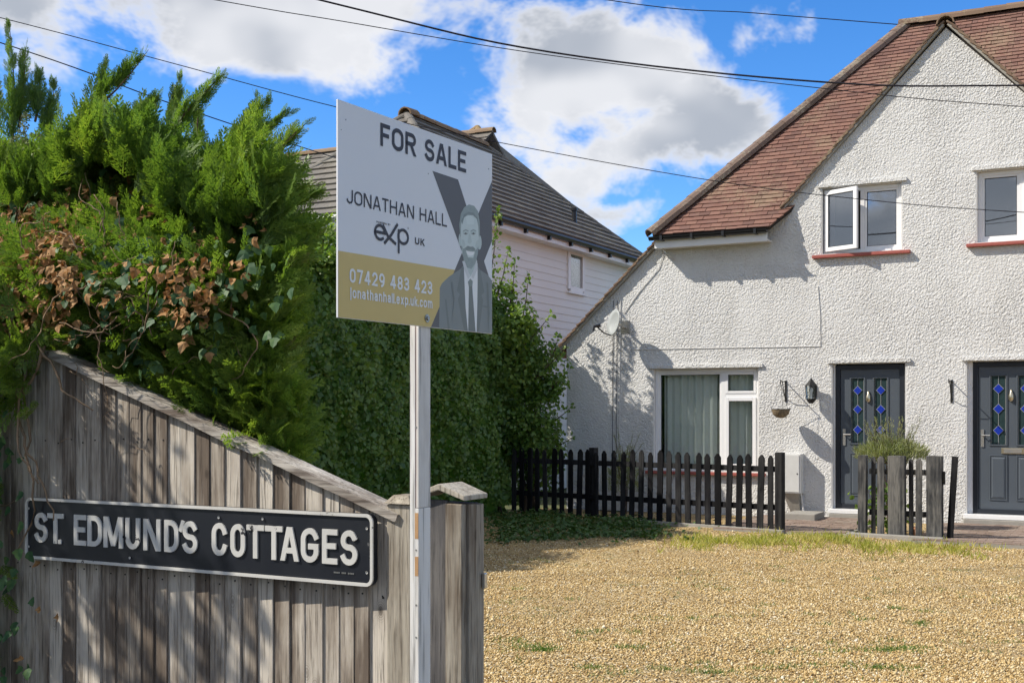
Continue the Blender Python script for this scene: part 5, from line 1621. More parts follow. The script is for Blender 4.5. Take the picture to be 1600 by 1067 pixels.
# ================================================================== VEGETATION
def norm_(a):
    return a / np.maximum(np.linalg.norm(a, axis=-1, keepdims=True), 1e-9)

def place(tv, tf, pos, ax, up, size):
    """copies of a small template: x along ax, z near up"""
    a = norm_(ax)
    s = norm_(np.cross(up, a))
    n_ = np.cross(a, s)
    size = np.asarray(size).reshape(-1, 1, 1)
    V = pos[:, None, :] + size * (tv[None, :, 0:1] * a[:, None, :] + tv[None, :, 1:2] * s[:, None, :] + tv[None, :, 2:3] * n_[:, None, :])
    K, nv_ = len(pos), len(tv)
    Fx = tf[None, :, :] + (np.arange(K) * nv_)[:, None, None]
    return V.reshape(-1, 3), Fx.reshape(-1, tf.shape[1])

def rv(k):
    return norm_(rng.normal(size=(k, 3)))

def stack(parts):
    V, Fq, b = [], [], 0
    for v, f in parts:
        V.append(v)
        Fq.append(f + b)
        b += len(v)
    return np.concatenate(V), np.concatenate(Fq)

# a conifer spray: flat, twice branched
def spray_template(seed):
    r = np.random.default_rng(seed)
    V, Fq = [], []
    def dia(p, d, L, w, z=0.0):
        p, d = np.array(p), np.array(d)
        s = np.array([-d[1], d[0], 0])
        b = len(V)
        V.extend([p + d * L * .12 + s * w * 1.25, p + d * L, p + d * L * .12 - s * w * 1.25])
        Fq.append([b, b + 1, b + 2])
    dia([0, 0, 0], [1, 0, 0], 1.0, 0.013)
    n_ = 9
    for i in range(n_):
        t = 0.06 + 0.86 * i / (n_ - 1)
        for sg_ in (1, -1):
            tt = t + (0.04 if sg_ < 0 else 0)
            ang = R(r.uniform(24, 40)) * sg_
            L = (0.40 * (1 - tt) ** 0.75 + 0.07) * r.uniform(.8, 1.15)
            d = np.array([math.cos(ang), math.sin(ang), r.uniform(-.2, .12)])
            p = np.array([tt, 0, 0])
            dia(p, d, L, 0.016)
            for k_ in range(3 if L > .16 else 1):
                q = p + d * L * (0.28 + 0.24 * k_)
                for s2 in (1, -1):
                    a2 = ang + s2 * R(r.uniform(20, 34))
                    dia(q, [math.cos(a2), math.sin(a2), r.uniform(-.15, .15)], L * (0.42 - 0.09 * k_), 0.013)
    return np.array(V, dtype=float), np.array(Fq)
SPR = [spray_template(i) for i in range(3)]

# ------------------------------------------------------------------ the conifer hedge behind the fence (fence frame)
con = thing('conifer_hedge', 'tall feathery green conifer hedge behind the timber fence', 'hedge', (F0[0], F0[1], 0), ROT)
def sm(x, a, b):
    t = np.clip((x - a) / (b - a), 0, 1)
    return t * t * (3 - 2 * t)
def ctop(x):
    return 2.50 + 0.06 * np.sin(x * 3.1 + .5) + 0.05 * np.sin(x * 7.3) + 0.02 * sm(x, -1.2, -0.65) + 0.14 * sm(-x, 1.25, 1.75) + 0.20 * sm(-x, 2.1, 2.8)
def cfront(x, z):
    bulge = 0.12 * np.sin(x * 4.3 + z * 2.0) + 0.07 * np.sin(z * 7.1 + x * 3.0) + 0.05 * np.sin(x * 11 + z * 5)
    return 0.22 + bulge * 0.8 - 0.14 * sm(z, 1.6, 2.1) - 0.10 * sm(-x, 1.2, 2.2) + 0.40 * sm(z, 2.1, 2.55)
def cright(y):
    return -0.59 - 0.85 * y
pos, out = [], []
K = 10500
xs, zs = rng.uniform(-3.4, -0.66, K), rng.uniform(0.7, 2.6, K)
ok = (zs < ctop(xs)) & (xs < cright(cfront(xs, zs))) & (zs > np.where(xs < -1.64, 1.75, 1.80 - 0.36 * (xs + 1.64)) - 0.35)
xs, zs = xs[ok], zs[ok]
d_in = rng.uniform(-0.02, 0.20, len(xs)) ** 1.0
ff_ = np.array([ftop(q) for q in xs])
pos.append(np.stack([xs, np.where(zs < ff_ + .08, np.maximum(cfront(xs, zs) + d_in, .20), cfront(xs, zs) + d_in), zs], -1))
out.append(np.tile([0.05, -0.8, 0.45], (len(xs), 1)))
K = 7200                                                # top
xs, ys = rng.uniform(-3.4, -0.7, K), rng.uniform(0.1, 1.15, K)
ok = xs < cright(ys)
xs, ys = xs[ok], ys[ok]
K = len(xs)
pos.append(np.stack([xs, ys, ctop(xs) + 0.05 * np.sin(ys * 6 + xs * 4) - rng.uniform(0, .16, K)], -1))
out.append(np.tile([0.42, -0.22, 0.8], (K, 1)))
K = 4200                                                # right flank
ys, zs = rng.uniform(0.12, 1.2, K), rng.uniform(0.9, 2.6, K)
xr_ = cright(ys) + 0.05 * np.sin(zs * 6 + ys * 3) + 0.05 * np.sin(ys * 8) - 0.09 * sm(zs, 2.3, 2.6)
pos.append(np.stack([xr_ - rng.uniform(0, .16, K), ys, zs], -1))
out.append(np.tile([0.75, 0.05, 0.6], (K, 1)))
K = 2300                                                # what hangs over the fence at far left
xs, zs = rng.uniform(-3.4, -1.68, K), rng.uniform(0.3, 2.0, K)
ok = (zs > 1.62) | (xs < -1.93)
xs, zs = xs[ok], zs[ok]
K = len(xs)
pos.append(np.stack([xs, -0.08 + rng.uniform(-.06, .05, K) - 0.25 * sm(-xs, 2.0, 2.6), zs], -1))
out.append(np.tile([0.1, -0.55, -0.1], (K, 1)))
K = 1100                                                # sprays that lie along the top of the fence
xs = rng.uniform(-1.7, -0.62, K)
pos.append(np.stack([xs, rng.uniform(.075, .22, K), np.array([ftop(q) for q in xs]) + rng.uniform(-.02, .22, K)], -1))
out.append(np.tile([0.35, -0.25, 0.45], (K, 1)))
pos, out = np.concatenate(pos), np.concatenate(out)
ax = norm_(out + 0.55 * rv(len(pos)))
up = norm_(np.cross(ax, rv(len(pos))) + [0, 0, 0.3])
sz_ = rng.uniform(0.09, 0.22, len(pos))
parts, per = [], len(pos) // 3 + 1
for i, (tv, tf) in enumerate(SPR):
    s_ = slice(i * per, (i + 1) * per)
    idx_ = rng.permutation(len(pos)) if i == 0 else idx_
    q = idx_[s_]
    parts.append(place(tv, tf, pos[q], ax[q], up[q], sz_[q]))
# leaders that stand up against the sky: base and tip in photo pixels
stems = MB()
def FP3(px, py, v):
    u, z = FW(px, py, v)
    return np.array([u, v, z])
SHOOTS = [((18, 250), (14, 34), .75), ((30, 200), (40, 75), .8), ((120, 190), (232, 78), .7), ((150, 200), (165, 95), .8), ((75, 220), (85, 130), .9), ((262, 215), (350, 116), .7), ((270, 230), (282, 120), .8),
          ((215, 230), (215, 170), 1.0), ((330, 250), (455, 175), .7), ((390, 290), (480, 192), .6), ((400, 260), (400, 150), .9), ((310, 240), (310, 160), 1.0), ((430, 330), (500, 300), .5), ((440, 420), (508, 350), .5), ((190, 220), (250, 150), .8), ((0, 200), (-40, 60), .8),
          ((360, 240), (420, 160), .75), ((55, 190), (60, 110), .85)]
for (b_, t_, v_) in SHOOTS:
    p0, p1 = FP3(*b_, v_), FP3(*t_, v_ + .05)
    L = np.linalg.norm(p1 - p0)
    bend = rng.normal(size=3) * 0.02
    pts = [p0 + (p1 - p0) * t + bend * math.sin(t * math.pi) for t in np.linspace(0, 1, 7)]
    stems.tube([tuple(p) for p in pts], [0.007, 0.006, 0.005, 0.004, 0.003, 0.002, 0.001], 5)
    m_ = int(16 + L * 46)
    tt = rng.uniform(0.02, 0.98, m_)
    pp_ = p0 + (p1 - p0) * tt[:, None]
    dirn = (p1 - p0) / L
    axs = norm_(dirn[None] * 1.0 + 0.42 * rv(m_) + [0, 0, 0.22])
    tv, tf = SPR[rng.integers(3)]
    parts.append(place(tv, tf, pp_, axs, rv(m_), (0.05 + 0.13 * (1 - tt)) * rng.uniform(.7, 1.2, m_)))
V_, F_ = stack(parts)
link('foliage', npmesh('foliage', V_, F_), con, M['conifer'], 'stuff')
for _ in range(90):                                     # inner branches, seen through the gaps
    x0, z0 = random.uniform(-3.2, -1.35), random.uniform(1.0, 2.2)
    y0 = 0.75
    d = Vector((random.uniform(-.5, .5), -0.62, random.uniform(-.1, .5)))
    p = Vector((x0, y0, z0))
    pts = [tuple(p + d * t + Vector((0, 0, -0.15 * t * t))) for t in (0, .3, .6, .85, 1.1)]
    stems.tube(pts, [0.014, .011, .009, .006, .003], 5)
for x0 in (-3.0, -2.4, -1.9, -1.5):
    stems.tube([(x0, 0.9, 0.0), (x0 + .02, 0.92, 0.9), (x0 - .02, .88, 1.8), (x0, .9, 2.4)], [0.07, 0.06, 0.04, 0.015], 7)
stems.build('stems', M['conifer_stem'], con)
# the dense dead heart of the hedge
hx, hz_ = np.meshgrid(np.linspace(-3.5, -0.92, 40), np.linspace(0.0, 2.55, 40), indexing='ij')
zz = np.minimum(hz_, ctop(hx) - 0.17)
yy = np.maximum(cfront(hx, zz) + 0.24, 0.22) + 0.05 * np.sin(hx * 31 + hz_ * 17) * np.sin(hz_ * 29)
V_ = np.concatenate([np.stack([hx, yy, zz], -1).reshape(-1, 3), np.stack([hx, np.minimum(1.05, (-0.72 - hx) / .86 + .05), zz], -1).reshape(-1, 3)])
ix = np.arange(1600).reshape(40, 40)
q1 = np.stack([ix[:-1, :-1], ix[1:, :-1], ix[1:, 1:], ix[:-1, 1:]], -1).reshape(-1, 4)
side = np.concatenate([np.stack([ix[-1, :-1], ix[-1, 1:], ix[-1, 1:] + 1600, ix[-1, :-1] + 1600], -1), np.stack([ix[0, :-1], ix[0, 1:], ix[0, 1:] + 1600, ix[0, :-1] + 1600], -1),
                       np.stack([ix[:-1, -1], ix[1:, -1], ix[1:, -1] + 1600, ix[:-1, -1] + 1600], -1)])
link('dead_twig_core', npmesh('dead_twig_core', V_, np.concatenate([q1, q1 + 1600, side])), con, M['twig'])

# ------------------------------------------------------------------ ivy over its face: leaves, dead leaves and vines one by one
ivy = thing('ivy', 'climbing ivy with dark green and dead brown leaves over the conifer face', 'ivy', (F0[0], F0[1], 0), ROT)
def ivy_leaf(seed, curl):
    r = random.Random(seed)
    ang = [-150, -100, -62, -35, 0, 35, 62, 100, 150]
    rad = [.42, .62, .46, .58, .92, .58, .46, .62, .42]
    pts = [(0, 0, 0)] + [(math.cos(R(a)) * q * r.uniform(.9, 1.1) * .6 + .05, math.sin(R(a)) * q * r.uniform(.9, 1.1) * .62, 0) for a, q in zip(ang, rad)]
    pts = [(x, y, curl * (x * x * .9 + y * y * 1.4) + 0.10 * abs(y)) for x, y, z in pts]
    if curl > .5:
        pts = [(x, y * .72, z + r.uniform(-.08, .08)) for x, y, z in pts]
    fs = [(0, i, i + 1) for i in range(1, 9)] + [(0, 9, 1)]
    m_ = MB().add(pts, fs)
    me = m_.mesh('leaf', recalc=False)
    return me
GLV = [ivy_leaf(i, c) for i, c in enumerate((-.25, -.1, -.4, .15))]
DLV = [ivy_leaf(20 + i, c) for i, c in enumerate((.9, -.9, 1.3, .6))]
for m_ in GLV:
    m_.materials.append(M['ivy'])
for m_ in DLV:
    m_.materials.append(M['ivy_dead'])
def put_leaf(me, px, py, v, s, name, face=None):
    u, z = FW(px, py, v)
    o = link(name, me, ivy)
    nrm = Vector((random.gauss(.1, .38), -1.0, random.gauss(.35, .38))).normalized()
    tip = Vector((random.gauss(0, .6), 0, -1))
    tip = (tip - nrm * tip.dot(nrm)).normalized()
    sd = nrm.cross(tip)
    o.matrix_basis = Matrix.Translation((u, v, z)) @ Matrix((tip, sd, nrm)).transposed().to_4x4() @ Matrix.Scale(s, 4)
def blob(px, py, sx, sy):
    return random.gauss(px, sx), random.gauss(py, sy)
def fence_y(px):
    return 548 + (px - 95) * 0.4755 if px > 95 else 552
def surf_v(px, py, lo=-.10, hi=.02):
    u, z = FW(px, py, 0)
    return float(cfront(np.array(u), np.array(z))) - 0.10 + random.uniform(lo, hi)
# how the leaves lie in clusters: centre, spread, count
GREEN = [(60, 240, 55, 40, 26), (150, 215, 50, 30, 12), (60, 335, 50, 35, 20), (130, 440, 55, 30, 20), (190, 450, 40, 40, 26), (245, 470, 35, 35, 18), (275, 340, 30, 40, 12), (390, 430, 35, 45, 26), (340, 470, 40, 40, 18), (80, 510, 40, 30, 18),
         (300, 400, 60, 50, 18), (370, 540, 40, 40, 10), (225, 570, 30, 15, 8), (410, 330, 40, 40, 12), (20, 300, 20, 40, 12), (330, 300, 40, 40, 10), (200, 320, 50, 40, 12), (415, 600, 20, 30, 7)]
DEAD = [(70, 325, 50, 35, 44), (60, 400, 55, 38, 70), (30, 480, 34, 36, 52), (120, 470, 30, 25, 16), (85, 375, 30, 20, 18), (310, 440, 25, 40, 24), (250, 415, 25, 20, 10), (225, 330, 20, 20, 8), (370, 400, 25, 20, 8), (300, 500, 20, 12, 8), (400, 350, 14, 12, 5), (150, 340, 25, 25, 10)]
for px, py, sx, sy, k_ in GREEN:
    for _ in range(k_):
        a, b = blob(px, py, sx, sy)
        if 215 < b < fence_y(a) - 8 and a < 470:
            put_leaf(random.choice(GLV), a, b, surf_v(a, b), random.uniform(.036, .072), 'leaf')
for px, py, sx, sy, k_ in DEAD:
    for _ in range(k_):
        a, b = blob(px, py, sx, sy)
        if b < fence_y(a) - 8 and a < 470:
            put_leaf(random.choice(DLV), a, b, surf_v(a, b, -.13, -.01), random.uniform(.034, .068), 'dead_leaf')
surplus = MB()
for _ in range(700):                                    # the thick brown drift behind the nearest dead leaves
    a, b = random.choice([blob(60, 400, 65, 45), blob(40, 470, 45, 45), blob(80, 330, 60, 35), blob(300, 440, 35, 40), blob(20, 360, 40, 60)])
    if 250 < b < fence_y(a) - 4:
        v0 = surf_v(a, b, -.06, .06)
        u, z = FW(a, b, v0)
        nrm_ = Vector((random.gauss(.1, .5), -1.0, random.gauss(.3, .5))).normalized()
        tip = Vector((random.gauss(0, .8), 0, -1))
        tip = (tip - nrm_ * tip.dot(nrm_)).normalized()
        T = Matrix.Translation((u, v0, z)) @ Matrix((tip, nrm_.cross(tip), nrm_)).transposed().to_4x4() @ Matrix.Scale(random.uniform(.035, .062), 4)
        src = random.choice(DLV)
        surplus.add([T @ v.co for v in src.vertices], [tuple(p.vertices) for p in src.polygons])
surplus.build('dead_leaf', M['ivy_dead'], ivy, kind='stuff', recalc=False)
for _ in range(60):                                     # down the left edge, in front of the boards
    a, b = random.gauss(2, 18), random.uniform(520, 1067)
    put_leaf(random.choice(GLV), a, b, random.uniform(-.16, -.06), random.uniform(.045, .075), 'leaf')
for a, b in ((62, 950), (20, 830), (92, 962), (34, 1030), (60, 880)):
    put_leaf(random.choice(DLV), a, b, -0.05, .05, 'dead_leaf')
def vine(px, py, L, v0, heading, r=0.004, wob=0.9, n=16):
    u, z = FW(px, py, v0)
    p = Vector((u, v0, z))
    a = heading
    pts = [tuple(p)]
    for i in range(n):
        a += random.gauss(0, wob) * 0.45
        p = p + Vector((math.cos(a), random.gauss(0, .25), math.sin(a))) * (L / n)
        pts.append(tuple(p))
    MB().tube(pts, [r * (1 - .6 * i / n) for i in range(n + 1)], 5).build('vine', M['vine'], ivy, smooth=True)
for _ in range(52):
    px, py = random.choice([(60, 400), (90, 350), (40, 450), (160, 500), (150, 540), (120, 400), (230, 510), (310, 470)])
    px, py = blob(px, py, 40, 30)
    if py < fence_y(px) - 15:
        vine(px, py, random.uniform(.18, .45), surf_v(px, py, -.05, .0), random.uniform(0, 6.28), random.uniform(.002, .0048))
for px, py, L, hd in ((70, 540, .5, -1.9), (40, 560, .55, -1.7), (60, 520, .45, -1.4), (20, 600, .6, -1.5), (45, 540, .3, -2.2), (12, 540, .9, -1.6)):
    vine(px, py, L, -0.09, hd, .007, .5)
for px, py, L, hd in ((95, 690, .06, .2), (215, 700, .05, -.6), (0, 790, .12, -.3), (118, 585, .05, 1.0), (128, 592, .05, -1.2), (108, 580, .06, .1)):
    vine(px, py, L, -0.055, hd, .0022, .6, 6)
# ivy flower heads at top left
fl_me = MB()
for k_ in range(26):
    a = rv(1)[0]
    c_ = Vector(a) * 0.5
    fl_me.tube([(0, 0, 0), tuple(c_)], .02, 4)
    fl_me.hull([tuple(c_ + Vector(q) * .09) for q in ((1, 0, 0), (0, 1, 0), (-1, 0, 0), (0, -1, 0))], [tuple(c_ + Vector(q) * .09 + Vector((0, 0, .12))) for q in ((.6, 0, 0), (0, .6, 0), (-.6, 0, 0), (0, -.6, 0))])
fl_me = fl_me.mesh('flower_head', recalc=False)
fl_me.materials.append(M['herb'])
for px, py in ((62, 205), (82, 195), (30, 222), (50, 228), (70, 222), (40, 210), (155, 228), (185, 180), (20, 232), (56, 214), (165, 232)):
    o = link('flower_head', fl_me, ivy)
    u, z = FW(px, py, surf_v(px, py) - 0.05)
    o.location = (u, surf_v(px, py) - .08, z)
    o.scale = [random.uniform(.035, .05)] * 3
    o.rotation_euler = (random.random(), random.random(), random.random() * 6)

# ------------------------------------------------------------------ broad leaves
LT_V = np.array([[0, 0, 0], [.45, .30, .06], [1, 0, -.05], [.45, -.30, .06]], dtype=float)
LT_F = np.array([[0, 1, 2, 3]])
LB_V = np.array([[0, 0, 0], [.35, .36, .07], [.75, .28, .05], [1, 0, -.06], [.75, -.28, .05], [.35, -.36, .07]], dtype=float)
LB_F = np.array([[0, 1, 2, 3], [0, 3, 4, 5]])

hed = thing('hedge', 'tall dark green leafy hedge running back to the cottage corner', 'hedge', (H0[0], H0[1], 0), ROT)
HU, HB = -4.85, -6.0                                    # face and back, house frame
def htop(v):
    return 3.45 + 0.12 * np.sin(v * 1.9) + 0.08 * np.sin(v * 4.7 + 1) - 0.35 * sm(v, -2.2, -0.6)
def hface(v, z):
    return HU + 0.10 * np.sin(v * 2.7 + z * 1.9) + 0.07 * np.sin(v * 6.1 - z * 4.3) + 0.05 * np.sin(z * 9 + v * 11) - 0.35 * sm(z, 2.5, 3.5) + 0.10 * sm(z, .4, 1.2)
pp_, oo_ = [], []
K = 58000
v_ = rng.uniform(-9.0, -0.75, K)
z_ = rng.uniform(0.05, 1.0, K) * htop(v_)
dd = np.abs(rng.normal(0, .09, K))
pp_.append(np.stack([hface(v_, z_) - dd + .05, v_, z_], -1))
oo_.append(np.tile([.75, -.35, .30], (K, 1)))
K = 9000
v_, u_ = rng.uniform(-9.0, -0.75, K), rng.uniform(HB, HU, K)
pp_.append(np.stack([u_, v_, htop(v_) + rng.normal(0, .07, K)], -1))
oo_.append(np.tile([.1, -.1, .9], (K, 1)))
K = 6500                                                # rounded far end by the cottage, hanging over the pickets
z_, u_ = rng.uniform(.1, 2.9, K), rng.uniform(HB, HU + .1, K)
pp_.append(np.stack([u_, -0.75 + .15 * np.sin(z_ * 5) + rng.normal(0, .08, K), z_], -1))
oo_.append(np.tile([.4, .7, .3], (K, 1)))
K = 2600                                                # sprays leaning out towards the wall
v_ = rng.normal(-1.1, .28, K)
t_ = rng.uniform(0, 1, K) ** 1.6
z_ = rng.uniform(.9, 2.5, K)
kk = np.floor(rng.uniform(0, 16, K))
zc = 0.9 + kk * 0.11
pp_.append(np.stack([HU + .05 + t_ * (.35 + .3 * np.sin(kk * 2.3) ** 2), -1.1 + .25 * np.sin(kk * 5.1) + .06 * rng.normal(size=K), zc - .12 * t_ * t_ + .05 * rng.normal(size=K)], -1))
oo_.append(np.tile([.7, -.1, .1], (K, 1)))
K = 9000                                                # the hidden run towards the street
v_ = rng.uniform(-13.6, -9.0, K)
z_ = rng.uniform(0.05, 1.0, K) * htop(v_)
pp_.append(np.stack([hface(v_, z_) - np.abs(rng.normal(0, .09, K)), v_, z_], -1))
oo_.append(np.tile([.75, -.35, .30], (K, 1)))
pp_, oo_ = np.concatenate(pp_), np.concatenate(oo_)
K = len(pp_)
nrm = norm_(oo_ + .75 * rv(K))
axl = norm_(np.cross(nrm, rv(K)) + [0, 0, -.25])
V_, F_ = place(LT_V * [1, 1.35, 1], LT_F, pp_, axl, nrm, rng.uniform(.032, .062, K) * (1 + .9 * rng.uniform(0, 1, K) ** 3))
link('foliage', npmesh('foliage', V_, F_), hed, M['hedge'], 'stuff')
cv_, cz_ = np.meshgrid(np.linspace(-13.6, -1.0, 90), np.linspace(0, 1, 24), indexing='ij')
zz = cz_ * (htop(cv_) - .12)
V_ = np.concatenate([np.stack([hface(cv_, zz) - .16, cv_, zz], -1).reshape(-1, 3), np.stack([np.full_like(cv_, HB + .1), cv_, zz], -1).reshape(-1, 3)])
nq = 90 * 24
ix = np.arange(nq).reshape(90, 24)
q1 = np.stack([ix[:-1, :-1], ix[1:, :-1], ix[1:, 1:], ix[:-1, 1:]], -1).reshape(-1, 4)
sd_ = np.concatenate([np.stack([ix[-1, :-1], ix[-1, 1:], ix[-1, 1:] + nq, ix[-1, :-1] + nq], -1), np.stack([ix[0, :-1], ix[0, 1:], ix[0, 1:] + nq, ix[0, :-1] + nq], -1),
                      np.stack([ix[:-1, -1], ix[1:, -1], ix[1:, -1] + nq, ix[:-1, -1] + nq], -1)])
link('inner_growth', npmesh('inner_growth', V_, np.concatenate([q1, q1 + nq, sd_])), hed, M['hedge'])
hs = MB()
for i in range(26):
    v0 = -13.3 + i * .48
    hs.tube([(HU - .5, v0, 0), (HU - .45, v0 + .05, .8), (HU - .55, v0, 1.8), (HU - .5, v0 + .04, 2.8)], [.03, .025, .018, .006], 5)
hs.build('stems', M['twig'], hed)

def shrub(name, label, u, v, z0, z1, rad, K, leafmat, size, shoots, seed, group=None, base_z=0.0):
    r = np.random.default_rng(seed)
    root = thing(name, label, 'shrub', (*toworld(H0, u, v), 0), ROT, group)
    # clumps of leaves through an uneven crown
    nc = 42
    ct = norm_(r.normal(size=(nc, 3))) * r.uniform(.35, 1.0, (nc, 1)) ** .6
    cz0, hz0 = (z0 + z1) / 2, (z1 - z0) / 2
    cc = ct * [rad, rad, hz0] + [0, 0, cz0]
    cr = r.uniform(.18, .36, nc)
    k_ = r.integers(0, nc, K)
    off = norm_(r.normal(size=(K, 3))) * (r.uniform(.3, 1, (K, 1)) ** .5) * cr[k_][:, None]
    P = cc[k_] + off
    nn_ = norm_(off + [0, 0, .15] + .25 * norm_(r.normal(size=(K, 3))))
    pl = [(P, nn_, r.uniform(size * .7, size * 1.3, K))]
    st = MB()
    for i in range(8):
        a = r.uniform(0, 6.28)
        e = cc[r.integers(nc)]
        st.tube([(.12 * math.cos(a), .12 * math.sin(a), base_z), (e[0] * .3, e[1] * .3, base_z + (e[2] - base_z) * .45), tuple(e)], [.035, .022, .006], 5)
    for (du_, dv_, zb, L, lean) in shoots:
        tip = np.array([du_ + lean, dv_, zb + L])
        b0 = np.array([du_, dv_, zb])
        st.tube([tuple(b0), tuple((b0 + tip) / 2 + [0.02, 0, 0]), tuple(tip)], [.012, .008, .002], 5)
        m_ = int(L * 75)
        t = r.uniform(0.05, 1, m_)
        P2 = b0 + (tip - b0) * t[:, None] + norm_(r.normal(size=(m_, 3))) * (.035 + .10 * (1 - t[:, None]))
        pl.append((P2, norm_(r.normal(size=(m_, 3)) + [0, 0, .8]), r.uniform(size * .6, size * 1.2, m_)))
    P = np.concatenate([q[0] for q in pl])
    nn_ = np.concatenate([q[1] for q in pl])
    S = np.concatenate([q[2] for q in pl])
    axx = norm_(np.cross(nn_, norm_(r.normal(size=(len(P), 3)))) + [0, 0, -.2])
    V2, F2 = place(LB_V, LB_F, P, axx, nn_, S)
    link('foliage', npmesh('foliage', V2, F2), root, M[leafmat], 'stuff')
    st.build('stems', M['twig'], root)
    return root
shrub('tall_shrub', 'tall light green shrub rising above the hedge right of the sale board', -5.15, -1.2, 1.7, 3.75, .85, 11000, 'shrub', .075,
      [(-.35, 0, 3.4, 1.75, .12), (-.15, .1, 3.4, 1.45, .2), (.05, 0, 3.3, .9, .25), (-.5, .1, 3.3, 1.3, -.1), (.45, .1, 2.9, .9, .15), (.6, -.1, 2.6, .5, .5), (.75, 0, 2.1, .5, .55), (.3, 0, 3.2, .8, .1)], 5)
shrub('tall_shrub', 'yellow-green sunlit shrub between the conifer and the sale board', -5.45, -5.3, 2.5, 4.0, .80, 8500, 'shrub', .07,
      [(0, 0, 3.4, .75, .1), (.3, 0, 3.3, .6, .15), (-.3, 0, 3.3, .8, 0), (.5, 0, 3.1, .5, .2)], 6)
shrub('tall_shrub', 'leafy green shrub top seen just behind the sale board post', -5.7, -4.0, 2.2, 3.7, .9, 6000, 'shrub', .07, [(0, 0, 3.3, .7, .1), (.4, 0, 3.3, .5, .1)], 9)

shrub('corner_bush', 'loose green bush between hedge end and picket fence at the cottage corner', -4.55, -1.05, .3, 2.75, .48, 6500, 'hedge', .065,
      [(.3, 0, 1.9, .35, .35), (.35, 0, 1.4, .3, .4), (.3, 0, 2.3, .5, .2), (.3, .1, 1.0, .2, .4), (0, 0, 2.5, .6, .1), (.2, -.1, 2.1, .4, .4)], 12)
# ------------------------------------------------------------------ herbs by the fences
def herb(label, x, y, r0, h, K, wisps, seed, mat='herb', zb=0.0):
    r = np.random.default_rng(seed)
    root = thing('herb_bush', label, 'shrub', (x, y, 0), 0)
    a = r.uniform(0, 6.283, K)
    rr_ = r0 * np.sqrt(r.uniform(0, 1, K))
    P = np.stack([rr_ * np.cos(a), rr_ * np.sin(a) * .7, zb + (h - zb) * (1 - .35 * (rr_ / r0) ** 2) * r.uniform(.30, 1.0, K) ** .6], -1)
    ax_ = norm_(np.stack([np.cos(a) * .6, np.sin(a) * .6, np.full(K, 1.0)], -1) + .55 * norm_(r.normal(size=(K, 3))))
    T = np.array([[0, 0, 0], [.5, .05, 0], [1, 0, 0], [.5, -.05, 0]], dtype=float)
    pr_ = [place(T, LT_F, P, ax_, norm_(r.normal(size=(K, 3))), r.uniform(.05, .13, K))]
    st = MB()
    for i in range(wisps):
        a0 = r.uniform(0, 6.283)
        q = r0 * r.uniform(.1, .8)
        b0 = np.array([q * math.cos(a0) * .6, q * math.sin(a0) * .5, h * .75])
        t0 = b0 + np.array([math.cos(a0) * r.uniform(.0, .28), math.sin(a0) * .1, r.uniform(.12, .62)])
        st.tube([tuple(b0), tuple((b0 + t0) / 2 + [0, 0, .02]), tuple(t0)], [.003, .0025, .0015], 4)
        m_ = 46
        t = r.uniform(.05, 1, m_)
        pr_.append(place(T * [1, 1.5, 1], LT_F, b0 + (t0 - b0) * t[:, None], norm_((t0 - b0)[None] * 2 + .7 * norm_(r.normal(size=(m_, 3)))), norm_(r.normal(size=(m_, 3))), r.uniform(.025, .055, m_)))
    for i in range(14):
        a0 = r.uniform(0, 6.283)
        q = r0 * r.uniform(.2, .8)
        st.tube([(.04 * math.cos(a0), .04 * math.sin(a0), 0), (q * .5 * math.cos(a0), q * .4 * math.sin(a0), h * .5), (q * math.cos(a0), q * .7 * math.sin(a0), h * .85)], [.008, .006, .003], 5)
    V2, F2 = stack(pr_)
    link('foliage', npmesh('foliage', V2, F2), root, M[mat], 'stuff')
    st.build('stems', M['twig'], root)
    return root
hx_, hy_ = (1392 - CX) / FPX * 15.75, 15.75
herb('grey-green feathery bush growing above the short faded fence', hx_, hy_, .46, 1.20, 2800, 130, 3, zb=.80)
lx_, ly_ = toworld(H0, -3.22, -0.45)
herb('small lavender bush against the white wall left of the lower window', lx_, ly_, .24, .95, 1200, 16, 4)
# leafy plant inside the short fence
vx, vy = (1376 - CX) / FPX * 15.5, 15.5
pl_ = thing('leafy_plant', 'small green leafy plant showing through gaps of the short fence', 'plant', (vx, vy, 0), 0)
K = 260
P = np.stack([rng.normal(.02, .13, K), rng.normal(0, .06, K), rng.uniform(.05, .62, K)], -1)
V_, F_ = place(LB_V, LB_F, P, norm_(rv(K) + [0, -.2, -.2]), norm_(rv(K) + [0, -.7, .7]), rng.uniform(.05, .09, K))
link('foliage', npmesh('foliage', V_, F_), pl_, M['shrub'], 'stuff')
stm = MB()
for i in range(5):
    stm.tube([(rng.normal(0, .03), 0, 0), (rng.normal(0, .08), .01, .3), (rng.normal(0, .1), 0, .6)], [.006, .005, .002], 4)
stm.build('stems', M['twig'], pl_)

# ------------------------------------------------------------------ street tree just outside the picture, whose crown shades the fence
tre = thing('street_tree', 'small broadleaf street tree left of the timber fence beyond the frame', 'tree', (*toworld(F0, -4.0, -1.05), 0), ROT)
MB().tube([(0, 0, 0), (.03, .02, .8), (-.02, 0, 1.6), (.02, .03, 2.4), (0, 0, 3.2)], [.09, .08, .07, .05, .02], 8).build('trunk', M['bark'], tre, smooth=True)
lm = MB()
for i in range(12):
    a = i * 2.4
    lm.tube([(0, 0, 1.5 + i * .12), (.4 * math.cos(a), .4 * math.sin(a), 1.9 + i * .12), (.85 * math.cos(a), .75 * math.sin(a), 2.2 + i * .13)], [.03, .02, .006], 5)
lm.build('limbs', M['bark'], tre)
K = 3600
nc = 44
cc = norm_(rng.normal(size=(nc, 3))) * rng.uniform(.3, 1, (nc, 1)) ** .5 * [.95, .75, 1.25] + [0, 0, 2.85]
kk = rng.integers(0, nc, K)
